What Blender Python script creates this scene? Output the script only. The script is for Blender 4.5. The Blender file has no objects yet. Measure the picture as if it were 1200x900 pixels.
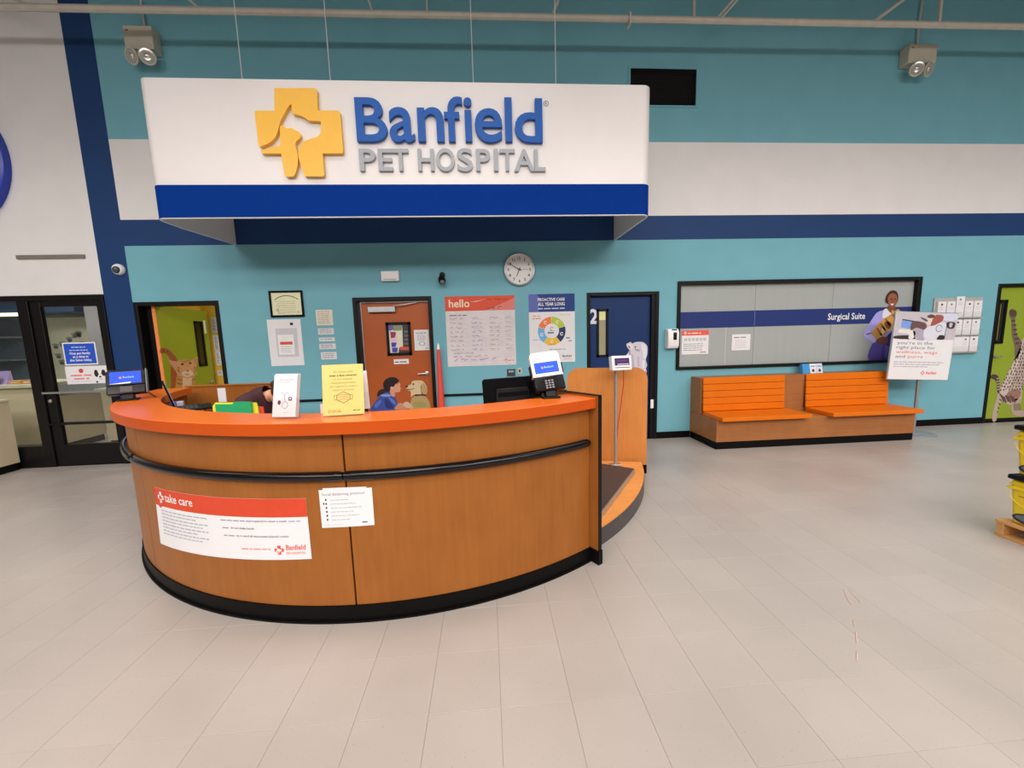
import bpy, bmesh, math, random
from mathutils import Vector, Matrix

# ------------------------------------------------------------------ camera, world, lights, exposure
scene = bpy.context.scene
COL = scene.collection
FPX = 436.525                                    # focal length in pixels of the 1200 x 900 frame
EYE = Vector((0.0, 0.0, 1.56))
ROT = Matrix(((0.99728798, 0.06402468, 0.03629765),
              (-0.06792157, 0.99058039, 0.11889972),
              (-0.02834322, -0.12104265, 0.99224258)))
cam_data = bpy.data.cameras.new('camera')
cam_data.sensor_width = 36.0
cam_data.lens = 36.0 * FPX / 1200.0
cam_data.clip_start = 0.05
camera = bpy.data.objects.new('camera', cam_data)
COL.objects.link(camera)
rx, fy, uz = ROT.col[0], ROT.col[1], ROT.col[2]
camera.matrix_world = Matrix(((rx[0], uz[0], -fy[0], EYE[0]), (rx[1], uz[1], -fy[1], EYE[1]),
                              (rx[2], uz[2], -fy[2], EYE[2]), (0, 0, 0, 1)))
scene.camera = camera

world = bpy.data.worlds.new('store_ambient')
scene.world = world
world.use_nodes = True
world.node_tree.nodes['Background'].inputs[0].default_value = (1.0, 0.94, 0.88, 1)
world.node_tree.nodes['Background'].inputs[1].default_value = 0.13

def area_light(name, loc, size, energy, rot=(0, 0, 0), color=(1.0, 0.915, 0.865), spread=180):
    l = bpy.data.lights.new(name, 'AREA')
    l.shape = 'RECTANGLE'
    l.size, l.size_y = size
    l.energy = energy
    l.color = color
    l.spread = math.radians(spread)
    o = bpy.data.objects.new(name, l)
    o.location = loc
    o.rotation_euler = rot
    COL.objects.link(o)
    return o

for yy, zz, en, tilt in ((2.4, 5.6, 54, 0), (-1.6, 5.95, 70, 26), (-4.4, 5.8, 112, 28), (-7.5, 6.2, 152, 30)):     # rows of hooded fluorescent strips under the roof, unseen; back rows tilted to brighten wall
    for xx in (-6.5, -1.0, 4.5, 10.0):
        area_light('fluorescent_row', (xx, yy, zz), (4.6, 0.9), en, rot=(math.radians(tilt), 0, 0), spread=130)
area_light('salon_lamp', (-7.4, 6.7, 2.75), (2.2, 0.5), 30)
area_light('exam_room_lamp', (-3.2, 6.0, 2.62), (0.6, 0.4), 9)
area_light('back_room_lamp', (-1.25, 6.3, 2.6), (0.8, 0.4), 10)

scene.view_settings.view_transform = 'Standard'
scene.view_settings.look = 'None'
scene.view_settings.exposure = 0.0
scene.view_settings.gamma = 1.0
scene.view_settings.use_curve_mapping = False

# ------------------------------------------------------------------ measuring helpers
WALL = 5.33                                      # y of the face of the back wall
def ray(px, py):
    return ROT @ Vector(((px - 600) / FPX, 1.0, -(py - 450) / FPX))
def at(px, py, y=WALL):
    d = ray(px, py); return EYE + d * (y / d[1])
def at_x(px, py, x):
    d = ray(px, py); return EYE + d * (x / d[0])
def at_z(px, py, z=0.0):
    d = ray(px, py); return EYE + d * ((z - EYE[2]) / d[2])
def xz(px, py, y=WALL):
    p = at(px, py, y); return (p[0], p[2])
def zoomed(pts, ox, oy, s):
    return [(ox + x / s, oy + y / s) for x, y in pts]

# ------------------------------------------------------------------ materials
def lin(v):
    v /= 255.0
    return v / 12.92 if v <= 0.04045 else ((v + 0.055) / 1.055) ** 2.4
REF = (206.0, 197.0, 190.0)
def C(r, g, b, k=1.0):
    """albedo of a surface that reads r,g,b under the store's light (white paint reads REF)"""
    return tuple(min(0.9, max(0.003, k * 0.8 * lin(v) / lin(w))) for v, w in zip((r, g, b), REF))

MATS = {}
def material(name, rgb, rough=0.5, metal=0.0, vary=0.06, scale=8.0, bump=0.0, bscale=60.0, coat=0.0, stretch=None, emit=0.0, spec=0.5):
    if name in MATS: return MATS[name]
    m = bpy.data.materials.new(name); m.use_nodes = True
    nt = m.node_tree; b = nt.nodes['Principled BSDF']
    b.inputs['Roughness'].default_value = rough
    b.inputs['Metallic'].default_value = metal
    b.inputs['Coat Weight'].default_value = coat
    b.inputs['Specular IOR Level'].default_value = spec
    b.inputs['Base Color'].default_value = (*rgb, 1)
    geo = nt.nodes.new('ShaderNodeNewGeometry')
    vec = geo.outputs['Position']
    if stretch:
        mp = nt.nodes.new('ShaderNodeMapping'); mp.inputs['Scale'].default_value = stretch
        nt.links.new(vec, mp.inputs['Vector']); vec = mp.outputs['Vector']
    if vary > 0:
        n = nt.nodes.new('ShaderNodeTexNoise'); n.inputs['Scale'].default_value = scale
        n.inputs['Detail'].default_value = 5.0
        nt.links.new(vec, n.inputs['Vector'])
        r = nt.nodes.new('ShaderNodeMapRange')
        r.inputs['From Min'].default_value = 0.3; r.inputs['From Max'].default_value = 0.7
        r.inputs['To Min'].default_value = 1 - vary; r.inputs['To Max'].default_value = 1 + vary
        nt.links.new(n.outputs['Fac'], r.inputs['Value'])
        mx = nt.nodes.new('ShaderNodeVectorMath'); mx.operation = 'SCALE'
        mx.inputs[0].default_value = rgb
        nt.links.new(r.outputs['Result'], mx.inputs['Scale'])
        nt.links.new(mx.outputs['Vector'], b.inputs['Base Color'])
    if bump > 0:
        n2 = nt.nodes.new('ShaderNodeTexNoise'); n2.inputs['Scale'].default_value = bscale
        nt.links.new(vec, n2.inputs['Vector'])
        bp = nt.nodes.new('ShaderNodeBump'); bp.inputs['Strength'].default_value = bump
        bp.inputs['Distance'].default_value = 0.01
        nt.links.new(n2.outputs['Fac'], bp.inputs['Height'])
        nt.links.new(bp.outputs['Normal'], b.inputs['Normal'])
    if emit > 0:
        b.inputs['Emission Color'].default_value = (*rgb, 1)
        b.inputs['Emission Strength'].default_value = emit
    MATS[name] = m
    return m

def ink(r, g, b, emit=0.0):
    """printed or painted flat colour"""
    return material('ink_%d_%d_%d_%d' % (r, g, b, int(emit * 100)), C(r, g, b), 0.55, vary=0.03, scale=20, emit=emit, spec=0.3)

def wood(name, rgb, grain=(26, 26, 1.6), rough=0.38):
    if name in MATS: return MATS[name]
    m = bpy.data.materials.new(name); m.use_nodes = True
    nt = m.node_tree; b = nt.nodes['Principled BSDF']
    b.inputs['Roughness'].default_value = rough
    b.inputs['Specular IOR Level'].default_value = 0.25
    geo = nt.nodes.new('ShaderNodeNewGeometry')
    mp = nt.nodes.new('ShaderNodeMapping'); mp.inputs['Scale'].default_value = grain
    nt.links.new(geo.outputs['Position'], mp.inputs['Vector'])
    n = nt.nodes.new('ShaderNodeTexNoise'); n.inputs['Scale'].default_value = 1.6; n.inputs['Detail'].default_value = 7
    n.inputs['Distortion'].default_value = 0.5
    nt.links.new(mp.outputs['Vector'], n.inputs['Vector'])
    mp2 = nt.nodes.new('ShaderNodeMapping'); mp2.inputs['Scale'].default_value = (5, 5, 3)
    nt.links.new(geo.outputs['Position'], mp2.inputs['Vector'])
    n2 = nt.nodes.new('ShaderNodeTexNoise'); n2.inputs['Scale'].default_value = 1.2; n2.inputs['Detail'].default_value = 4
    nt.links.new(mp2.outputs['Vector'], n2.inputs['Vector'])
    mix = nt.nodes.new('ShaderNodeMath'); mix.operation = 'ADD'
    nt.links.new(n.outputs['Fac'], mix.inputs[0]); nt.links.new(n2.outputs['Fac'], mix.inputs[1])
    cr = nt.nodes.new('ShaderNodeValToRGB')
    cr.color_ramp.elements[0].position = 0.35; cr.color_ramp.elements[1].position = 0.65
    cr.color_ramp.elements[0].color = (rgb[0] * 0.91, rgb[1] * 0.88, rgb[2] * 0.85, 1)
    cr.color_ramp.elements[1].color = (rgb[0] * 1.1, rgb[1] * 1.1, rgb[2] * 1.1, 1)
    half = nt.nodes.new('ShaderNodeMath'); half.operation = 'MULTIPLY'; half.inputs[1].default_value = 0.5
    nt.links.new(mix.outputs[0], half.inputs[0]); nt.links.new(half.outputs[0], cr.inputs['Fac'])
    nt.links.new(cr.outputs['Color'], b.inputs['Base Color'])
    MATS[name] = m
    return m

def tile_material(name, rgb):
    m = bpy.data.materials.new(name); m.use_nodes = True
    nt = m.node_tree; b = nt.nodes['Principled BSDF']
    b.inputs['Specular IOR Level'].default_value = 0.5
    geo = nt.nodes.new('ShaderNodeNewGeometry')
    big = nt.nodes.new('ShaderNodeTexNoise'); big.inputs['Scale'].default_value = 1.3; big.inputs['Detail'].default_value = 3
    fleck = nt.nodes.new('ShaderNodeTexNoise'); fleck.inputs['Scale'].default_value = 105; fleck.inputs['Detail'].default_value = 4
    nt.links.new(geo.outputs['Position'], big.inputs['Vector']); nt.links.new(geo.outputs['Position'], fleck.inputs['Vector'])
    r1 = nt.nodes.new('ShaderNodeMapRange'); r1.inputs['To Min'].default_value = 0.93; r1.inputs['To Max'].default_value = 1.07
    r1.inputs['From Min'].default_value = 0.3; r1.inputs['From Max'].default_value = 0.7
    nt.links.new(big.outputs['Fac'], r1.inputs['Value'])
    r2 = nt.nodes.new('ShaderNodeMapRange'); r2.inputs['From Min'].default_value = 0.26; r2.inputs['From Max'].default_value = 0.36
    r2.inputs['To Min'].default_value = 0.74; r2.inputs['To Max'].default_value = 1.0
    nt.links.new(fleck.outputs['Fac'], r2.inputs['Value'])
    mu = nt.nodes.new('ShaderNodeMath'); mu.operation = 'MULTIPLY'
    nt.links.new(r1.outputs['Result'], mu.inputs[0]); nt.links.new(r2.outputs['Result'], mu.inputs[1])
    sc = nt.nodes.new('ShaderNodeVectorMath'); sc.operation = 'SCALE'; sc.inputs[0].default_value = rgb
    nt.links.new(mu.outputs[0], sc.inputs['Scale']); nt.links.new(sc.outputs['Vector'], b.inputs['Base Color'])
    r3 = nt.nodes.new('ShaderNodeMapRange'); r3.inputs['To Min'].default_value = 0.22; r3.inputs['To Max'].default_value = 0.42
    nt.links.new(big.outputs['Fac'], r3.inputs['Value']); nt.links.new(r3.outputs['Result'], b.inputs['Roughness'])
    return m

def glass_material(name, tint, gloss):
    """thin clear sheet: mostly see-through, with a faint mirror that grows towards grazing"""
    m = bpy.data.materials.new(name); m.use_nodes = True
    nt = m.node_tree; nt.nodes.remove(nt.nodes['Principled BSDF'])
    out = nt.nodes['Material Output']
    tr = nt.nodes.new('ShaderNodeBsdfTransparent'); tr.inputs[0].default_value = (*tint, 1)
    gl = nt.nodes.new('ShaderNodeBsdfGlossy'); gl.inputs['Roughness'].default_value = 0.04
    lw = nt.nodes.new('ShaderNodeLayerWeight'); lw.inputs['Blend'].default_value = 0.25
    mr = nt.nodes.new('ShaderNodeMapRange'); mr.inputs['To Min'].default_value = gloss; mr.inputs['To Max'].default_value = 0.5
    pw = nt.nodes.new('ShaderNodeMath'); pw.operation = 'POWER'; pw.inputs[1].default_value = 4.0
    mx = nt.nodes.new('ShaderNodeMixShader')
    nt.links.new(lw.outputs['Facing'], pw.inputs[0]); nt.links.new(pw.outputs[0], mr.inputs['Value'])
    nt.links.new(mr.outputs[0], mx.inputs[0]); nt.links.new(tr.outputs[0], mx.inputs[1]); nt.links.new(gl.outputs[0], mx.inputs[2])
    nt.links.new(mx.outputs[0], out.inputs['Surface'])
    return m
GLASS = glass_material('clear_glass', (0.93, 0.95, 0.94), 0.06)
ACRYLIC = glass_material('clear_acrylic', (0.985, 0.985, 0.985), 0.03)

M_TEAL = material('teal_wall_paint', C(105, 153, 160), 0.6, spec=0.2, vary=0.03, scale=3, bump=0.05, bscale=120)
M_WHITE = material('white_wall_paint', C(206, 197, 190), 0.6, vary=0.025, scale=3, bump=0.05, bscale=120)
M_NAVY = material('navy_wall_paint', C(24, 52, 92), 0.55, spec=0.25, vary=0.04, scale=3, bump=0.05, bscale=120)
M_BLACK = material('black_painted_metal', C(10, 9, 9), 0.45, spec=0.25, vary=0.1)
M_RUBBER = material('black_rubber', C(7, 6, 6), 0.5, spec=0.12, vary=0.12, scale=20)
M_BLACKGLOSS = material('black_glossy_plastic', C(10, 9, 10), 0.15, spec=0.35, vary=0.05)
M_WOOD = wood('maple_laminate', C(136, 79, 31))
M_WOOD2 = wood('maple_laminate_horizontal', C(158, 94, 42), grain=(3, 26, 26))
M_WOODL = wood('light_maple_laminate', C(184, 114, 56))
M_DECK = wood('deck_maple_laminate', C(206, 132, 68), grain=(3, 26, 26))
M_BENCH = wood('bench_laminate', C(146, 91, 50), grain=(2.0, 26, 26))
M_ORANGE = material('orange_laminate', C(212, 96, 18), 0.3, spec=0.4, vary=0.03, scale=5)
M_ORANGE2 = material('orange_bench_laminate', C(198, 96, 2), 0.4, spec=0.25, vary=0.04, scale=5)
M_SIGNWHITE = material('white_sign_panel', C(204, 194, 187), 0.28, vary=0.01)
M_SIGNBLUE = material('blue_sign_vinyl', C(6, 44, 112), 0.6, spec=0.02, vary=0.02)
M_METAL = material('brushed_metal', C(170, 165, 160), 0.35, 0.8, vary=0.06, scale=30)
M_BEIGE = material('beige_enamel', C(176, 165, 145), 0.5, vary=0.04)
M_PAPER = material('white_paper', C(208, 200, 196), 0.7, vary=0.015)
M_PLASTICW = material('white_plastic', C(215, 208, 204), 0.35, vary=0.015)
M_CLEAR = ACRYLIC

# ------------------------------------------------------------------ mesh builder
def world_loc(o):
    v = Vector((0, 0, 0))
    while o is not None:
        v = v + o.location; o = o.parent
    return v

class MB:
    def __init__(s, mat=None):
        s.v, s.f, s.mi, s.mats = [], [], [], []
        s.M = Matrix.Identity(4)
        s.cur = 0
        if mat is not None: s.use(mat)
    def use(s, mat):
        if mat not in s.mats: s.mats.append(mat)
        s.cur = s.mats.index(mat); return s
    def add(s, vs, fs):
        n = len(s.v)
        s.v += [tuple(s.M @ Vector(p)) for p in vs]
        s.f += [tuple(i + n for i in f) for f in fs]
        s.mi += [s.cur] * len(fs)
        return s
    def box(s, x0, x1, y0, y1, z0, z1):
        vs = [(x0, y0, z0), (x1, y0, z0), (x1, y1, z0), (x0, y1, z0), (x0, y0, z1), (x1, y0, z1), (x1, y1, z1), (x0, y1, z1)]
        return s.add(vs, [(0, 3, 2, 1), (4, 5, 6, 7), (0, 1, 5, 4), (1, 2, 6, 5), (2, 3, 7, 6), (3, 0, 4, 7)])
    def prism(s, pts, a, b, axis='z'):
        """polygon pts in the two other axes, extruded from a to b along axis"""
        def p3(u, v, w):
            return {'z': (u, v, w), 'y': (u, w, v), 'x': (w, u, v)}[axis]
        n = len(pts)
        vs = [p3(u, v, a) for u, v in pts] + [p3(u, v, b) for u, v in pts]
        fs = [tuple(range(n - 1, -1, -1)), tuple(range(n, 2 * n))] + [(i, (i + 1) % n, n + (i + 1) % n, n + i) for i in range(n)]
        return s.add(vs, fs)
    def ring(s, c, r0, r1, a0, a1, z0, z1, n=48):
        """sector of a ring, angles in degrees"""
        vs, fs = [], []
        for i in range(n + 1):
            a = math.radians(a0 + (a1 - a0) * i / n)
            ca, sa = math.cos(a), math.sin(a)
            vs += [(c[0] + r0 * ca, c[1] + r0 * sa, z0), (c[0] + r1 * ca, c[1] + r1 * sa, z0),
                   (c[0] + r1 * ca, c[1] + r1 * sa, z1), (c[0] + r0 * ca, c[1] + r0 * sa, z1)]
        for i in range(n):
            k = 4 * i
            for j in range(4):
                fs.append((k + j, k + (j + 1) % 4, k + 4 + (j + 1) % 4, k + 4 + j))
        fs += [(0, 3, 2, 1), (4 * n, 4 * n + 1, 4 * n + 2, 4 * n + 3)]
        return s.add(vs, fs)
    def tube(s, pts, r, n=8, caps=True):
        pts = [Vector(p) for p in pts]
        rs = r if isinstance(r, (list, tuple)) else [r] * len(pts)
        vs, fs = [], []
        up = None
        for i, p in enumerate(pts):
            d = (pts[min(i + 1, len(pts) - 1)] - pts[max(i - 1, 0)]).normalized()
            if up is None:
                up = Vector((0, 0, 1)) if abs(d.z) < 0.9 else Vector((1, 0, 0))
            a = d.cross(up)
            if a.length < 1e-5: a = d.cross(Vector((0, 1, 0)))
            a.normalize(); b = a.cross(d).normalized(); up = b
            for j in range(n):
                t = 2 * math.pi * j / n
                vs.append(tuple(p + a * (rs[i] * math.cos(t)) + b * (rs[i] * math.sin(t))))
        for i in range(len(pts) - 1):
            for j in range(n):
                fs.append((i * n + j, i * n + (j + 1) % n, (i + 1) * n + (j + 1) % n, (i + 1) * n + j))
        if caps:
            fs += [tuple(range(n - 1, -1, -1)), tuple(range((len(pts) - 1) * n, len(pts) * n))]
        return s.add(vs, fs)
    def lathe(s, prof, c=(0, 0, 0), axis=(0, 0, 1), n=24):
        """profile of (radius, height) spun about axis through c"""
        ax = Vector(axis).normalized()
        q = Vector((0, 0, 1)).rotation_difference(ax)
        vs, fs = [], []
        for r, h in prof:
            for j in range(n):
                t = 2 * math.pi * j / n
                vs.append(tuple(Vector(c) + q @ Vector((r * math.cos(t), r * math.sin(t), h))))
        for i in range(len(prof) - 1):
            for j in range(n):
                fs.append((i * n + j, i * n + (j + 1) % n, (i + 1) * n + (j + 1) % n, (i + 1) * n + j))
        fs += [tuple(range(n - 1, -1, -1)), tuple(range((len(prof) - 1) * n, len(prof) * n))]
        return s.add(vs, fs)
    def ellipsoid(s, c, r, n=16, m=10):
        vs, fs = [], []
        for i in range(m + 1):
            p = math.pi * i / m
            for j in range(n):
                t = 2 * math.pi * j / n
                vs.append((c[0] + r[0] * math.sin(p) * math.cos(t), c[1] + r[1] * math.sin(p) * math.sin(t), c[2] - r[2] * math.cos(p)))
        for i in range(m):
            for j in range(n):
                fs.append((i * n + j, i * n + (j + 1) % n, (i + 1) * n + (j + 1) % n, (i + 1) * n + j))
        return s.add(vs, fs)
    def build(s, name, parent=None, bevel=0.0, smooth=True, angle=35, kind=None, label=None, cat=None, group=None):
        off = world_loc(parent) if parent is not None else Vector((0, 0, 0))
        me = bpy.data.meshes.new(name)
        me.from_pydata([tuple(Vector(p) - off) for p in s.v], [], s.f)
        for m in s.mats: me.materials.append(m)
        me.polygons.foreach_set('material_index', s.mi)
        if smooth:
            me.polygons.foreach_set('use_smooth', [True] * len(me.polygons))
            me.set_sharp_from_angle(angle=math.radians(angle))
        me.update()
        o = bpy.data.objects.new(name, me); COL.objects.link(o)
        if parent is not None: o.parent = parent
        if bevel > 0:
            bv = o.modifiers.new('bevel', 'BEVEL'); bv.width = bevel; bv.segments = 2; bv.limit_method = 'ANGLE'
            bv.angle_limit = math.radians(40)
        tag(o, label, cat, group, kind)
        return o

def tag(o, label=None, cat=None, group=None, kind=None):
    if label: o['label'] = label
    if cat: o['category'] = cat
    if group: o['group'] = group
    if kind: o['kind'] = kind
    return o

def thing(name, loc=(0, 0, 0), label=None, cat=None, group=None, kind=None):
    o = bpy.data.objects.new(name, None); COL.objects.link(o)
    o.location = loc; o.empty_display_size = 0.1
    return tag(o, label, cat, group, kind)

def copy_tree(root, move, label=None):
    r = root.copy(); COL.objects.link(r); r.location = root.location + Vector(move)
    if label: r['label'] = label
    for ch in list(root.children):
        c = ch.copy(); COL.objects.link(c); c.parent = r
        for g in list(ch.children):
            d = g.copy(); COL.objects.link(d); d.parent = c
    return r

def smooth_line(pts, n=4, closed=True):
    out = []; k = len(pts)
    for i in range(k):
        p0, p1, p2, p3 = pts[(i - 1) % k], pts[i], pts[(i + 1) % k], pts[(i + 2) % k]
        for j in range(n):
            t = j / n
            out.append(tuple(0.5 * (2 * p1[a] + (p2[a] - p0[a]) * t + (2 * p0[a] - 5 * p1[a] + 4 * p2[a] - p3[a]) * t * t
                                    + (3 * p1[a] - p0[a] - 3 * p2[a] + p3[a]) * t ** 3) for a in (0, 1)))
    return out

# ------------------------------------------------------------------ lettering and flat print
_glyphs = {}
def glyph(body, bold=0.0, res=3):
    key = (body, bold, res)
    if key in _glyphs: return _glyphs[key]
    cu = bpy.data.curves.new('lettering', 'FONT'); cu.body = body; cu.resolution_u = res; cu.offset = bold
    ob = bpy.data.objects.new('lettering', cu)
    me = bpy.data.meshes.new_from_object(ob)
    vs = [(v.co[0], v.co[1]) for v in me.vertices]; fs = [tuple(p.vertices) for p in me.polygons]
    bpy.data.objects.remove(ob); bpy.data.meshes.remove(me); bpy.data.curves.remove(cu)
    if not vs: vs = [(0, 0)]
    x0, x1 = min(v[0] for v in vs), max(v[0] for v in vs); y0, y1 = min(v[1] for v in vs), max(v[1] for v in vs)
    _glyphs[key] = (vs, fs, (x0, x1, y0, y1))
    return _glyphs[key]

def solid_letter(name, body, quad, y, depth, mat, parent, bold=0.02):
    """one raised letter fitted into x0,x1,z0,z1 on the plane y, standing proud by depth"""
    vs, fs, (a, b, c, d) = glyph(body, bold, 5)
    x0, x1, z0, z1 = quad
    P = [(x0 + (v[0] - a) / (b - a) * (x1 - x0), z0 + (v[1] - c) / (d - c) * (z1 - z0)) for v in vs]
    n = len(P); mb = MB(mat)
    V = [(p[0], y - depth, p[1]) for p in P] + [(p[0], y, p[1]) for p in P]
    F = list(fs); cnt = {}
    for f in fs:
        for i in range(len(f)):
            e = (f[i], f[(i + 1) % len(f)]); cnt[e] = 1
    for e in cnt:
        if (e[1], e[0]) not in cnt: F.append((e[1], e[0], e[0] + n, e[1] + n))
    mb.add(V, F)
    return mb.build(name, parent, smooth=False)

class Print:
    """flat ink on a surface; fmap(u, v, d) gives the point d metres in front of it"""
    def __init__(s, fmap, lift=0.0008):
        s.fmap, s.lift, s.mb = fmap, lift, MB()
    def poly(s, pts, col, layer=1, sm=0, emit=0.0):
        if sm: pts = smooth_line(pts, sm)
        s.mb.use(ink(*col, emit) if isinstance(col, tuple) else col)
        s.mb.add([s.fmap(u, v, s.lift * layer) for u, v in pts], [tuple(range(len(pts)))])
    def rect(s, u0, u1, v0, v1, col, layer=1, n=1, emit=0.0):
        s.mb.use(ink(*col, emit) if isinstance(col, tuple) else col)
        for i in range(n):
            a, b = u0 + (u1 - u0) * i / n, u0 + (u1 - u0) * (i + 1) / n
            s.mb.add([s.fmap(a, v0, s.lift * layer), s.fmap(b, v0, s.lift * layer), s.fmap(b, v1, s.lift * layer), s.fmap(a, v1, s.lift * layer)], [(0, 1, 2, 3)])
    def ellipse(s, u, v, a, b, col, layer=1, n=16, emit=0.0):
        s.poly([(u + a * math.cos(2 * math.pi * i / n), v + b * math.sin(2 * math.pi * i / n)) for i in range(n)], col, layer, emit=emit)
    def arc(s, u, v, r0, r1, a0, a1, col, layer=1, n=10, sq=1.0):
        pts = [(u + r1 * math.cos(math.radians(a0 + (a1 - a0) * i / n)), v + sq * r1 * math.sin(math.radians(a0 + (a1 - a0) * i / n))) for i in range(n + 1)]
        pts += [(u + r0 * math.cos(math.radians(a1 + (a0 - a1) * i / n)), v + sq * r0 * math.sin(math.radians(a1 + (a0 - a1) * i / n))) for i in range(n + 1)]
        s.poly(pts, col, layer)
    def line(s, pts, w, col, layer=1, emit=0.0):
        s.mb.use(ink(*col, emit) if isinstance(col, tuple) else col)
        for (a, b) in zip(pts[:-1], pts[1:]):
            dx, dy = b[0] - a[0], b[1] - a[1]; l = math.hypot(dx, dy) or 1e-6
            nx, ny = -dy / l * w / 2, dx / l * w / 2
            q = [(a[0] + nx, a[1] + ny), (a[0] - nx, a[1] - ny), (b[0] - nx, b[1] - ny), (b[0] + nx, b[1] + ny)]
            s.mb.add([s.fmap(u, v, s.lift * layer) for u, v in q], [(0, 1, 2, 3)])
    def text(s, body, u, v, h, col, layer=2, width=None, align='l', bold=0.0, res=2, shear=0.0, emit=0.0):
        """h is the height of a capital; v the baseline"""
        vs, fs, (a, b, c, d) = glyph(body, bold, res)
        k = h / 0.70
        kx = k if width is None else width / (b - a)
        u0 = u - {'l': 0, 'c': 0.5, 'r': 1.0}[align] * (b - a) * kx
        s.mb.use(ink(*col, emit) if isinstance(col, tuple) else col)
        s.mb.add([s.fmap(u0 + (p[0] - a) * kx + shear * p[1] * k, v + p[1] * k, s.lift * layer) for p in vs], fs)
        return (b - a) * kx
    def words(s, u0, u1, v, h, col, layer=2, seed=0, fill=0.9, hand=False):
        """a line of print too small to read: word-long strokes"""
        rnd = random.Random(seed); u = u0; end = u0 + (u1 - u0) * fill
        while u < end - h:
            w = min(rnd.uniform(1.6, 5.0) * h, end - u)
            if hand:
                pts = []; x = u
                while x < u + w:
                    pts.append((x, v + rnd.uniform(0, 1.0) * h)); x += h * 0.42
                if len(pts) > 1: s.line(pts, h * 0.22, col, layer)
            else:
                s.rect(u, u + w, v, v + h * 0.62, col, layer)
            u += w + h * (1.1 if hand else 0.7)
    def cross_logo(s, u, v, r, col, back, layer=2):
        a = r * 0.36
        s.poly([(u - a, v + r), (u + a, v + r), (u + a, v + a), (u + r, v + a), (u + r, v - a), (u + a, v - a), (u + a, v - r),
                (u - a, v - r), (u - a, v - a), (u - r, v - a), (u - r, v + a), (u - a, v + a)], col, layer)
        s.poly([(u - 0.3 * r, v + 0.5 * r), (u + 0.1 * r, v + 0.25 * r), (u + 0.6 * r, v + 0.1 * r), (u + 0.55 * r, v - 0.2 * r),
                (u + 0.05 * r, v - 0.3 * r), (u - 0.1 * r, v - 0.9 * r), (u - 0.2 * r, v - 0.2 * r), (u - 0.9 * r, v - 0.3 * r), (u - 0.5 * r, v - 0.05 * r)], back, layer + 1)
    def build(s, name, parent, **k):
        o = s.mb.build(name, parent, smooth=False, **k)
        s.mb = MB()                                 # what is printed next is a part of its own
        return o

def on_wall(y=WALL):
    return lambda u, v, d: (u, y - d, v)

def poster(name, x0, x1, z0, z1, label, cat, y=WALL, t=0.004, mat=None, group=None):
    """a sheet on the wall: an empty with the sheet; returns (thing, Print)"""
    root = thing(name, ((x0 + x1) / 2, y, z0), label, cat, group)
    MB(mat or M_PAPER).box(x0, x1, y - t, y - 0.0005, z0, z1).build('sheet', root)
    return root, Print(on_wall(y - t))

# ================================================================== THE SETTING
CX, CY = -0.74, 4.55                             # centre of the round reception counter
def polar(r, deg, z=0.0):
    a = math.radians(deg); return Vector((CX + r * math.cos(a), CY + r * math.sin(a), z))

floor = MB(material('floor_joint', C(146, 134, 120), 0.8)).box(-11, 13, -9, WALL + 0.16, -0.12, -0.004).build('floor', kind='structure', label='pale speckled vinyl tile floor of the store', smooth=False)
TS = 0.305; GAP = 0.0009
tile_mats = [tile_material('floor_tile_a', C(155, 142, 131)), tile_material('floor_tile_b', C(156, 143, 132)), tile_material('floor_tile_c', C(154, 141, 130))]
def tile_mesh(m):
    mb = MB(m); e = 0.0007; h = TS / 2 - GAP / 2
    vs = [(-h, -h, -0.004), (h, -h, -0.004), (h, h, -0.004), (-h, h, -0.004), (-h, -h, -e), (h, -h, -e), (h, h, -e), (-h, h, -e),
          (-h + e, -h + e, 0), (h - e, -h + e, 0), (h - e, h - e, 0), (-h + e, h - e, 0)]
    fs = [(8, 9, 10, 11)]
    for j in range(4):
        k = (j + 1) % 4
        fs += [(j, k, 4 + k, 4 + j), (4 + j, 4 + k, 8 + k, 8 + j)]
    return vs, fs
tv, tf = tile_mesh(tile_mats[0])
tile_data = []
for m in tile_mats:
    me = bpy.data.meshes.new('tile'); me.from_pydata(tv, [], tf); me.materials.append(m); tile_data.append(me)
rnd = random.Random(4)
cells = []
RT = ROT.transposed()
for i in range(-34, 40):
    for j in range(-26, 12):
        x, y = 0.31 + TS * (i + 0.5), 2.02 + TS * (j + 0.5)
        if y + TS / 2 > WALL + 0.1: continue
        c = RT @ (Vector((x, y, 0)) - EYE)
        size = 0.0
        if c[1] > 0.6:
            px, py = 600 + FPX * c[0] / c[1], 450 - FPX * c[2] / c[1]
            if -10 < px < 1210 and 0 < py < 905 and (Vector((x, y)) - Vector((CX, CY))).length > 2.5:
                size = FPX * TS / c[1]
        cells.append((size, x, y, rnd.randrange(3)))
cells.sort(reverse=True)
for size, x, y, k in cells[:300]:
    if size <= 0: break
    t = bpy.data.objects.new('tile', tile_data[k]); COL.objects.link(t); t.location = (x, y, 0); t.parent = floor
rest = MB()
for size, x, y, k in cells[300:]:
    rest.use(tile_mats[k]); rest.add([(a + x, b + y, c) for a, b, c in tv], tf)
rest.build('tile_field', floor, smooth=False, kind='stuff')
sc = MB(material('red_scuff', C(182, 146, 132), 0.6))
for a in ([(989, 690), (992, 700), (997, 708)], [(995, 692), (1003, 700), (1008, 706)], [(1000, 727), (1001, 734)], [(1003, 741), (1004, 754)], [(1004, 764), (1004, 775)], [(840, 567), (858, 576), (877, 586)]):
    sc.tube([at_z(*q, 0.0004) for q in a], 0.003, 5)
sc.build('scuff_mark', floor, kind='stuff')

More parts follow.
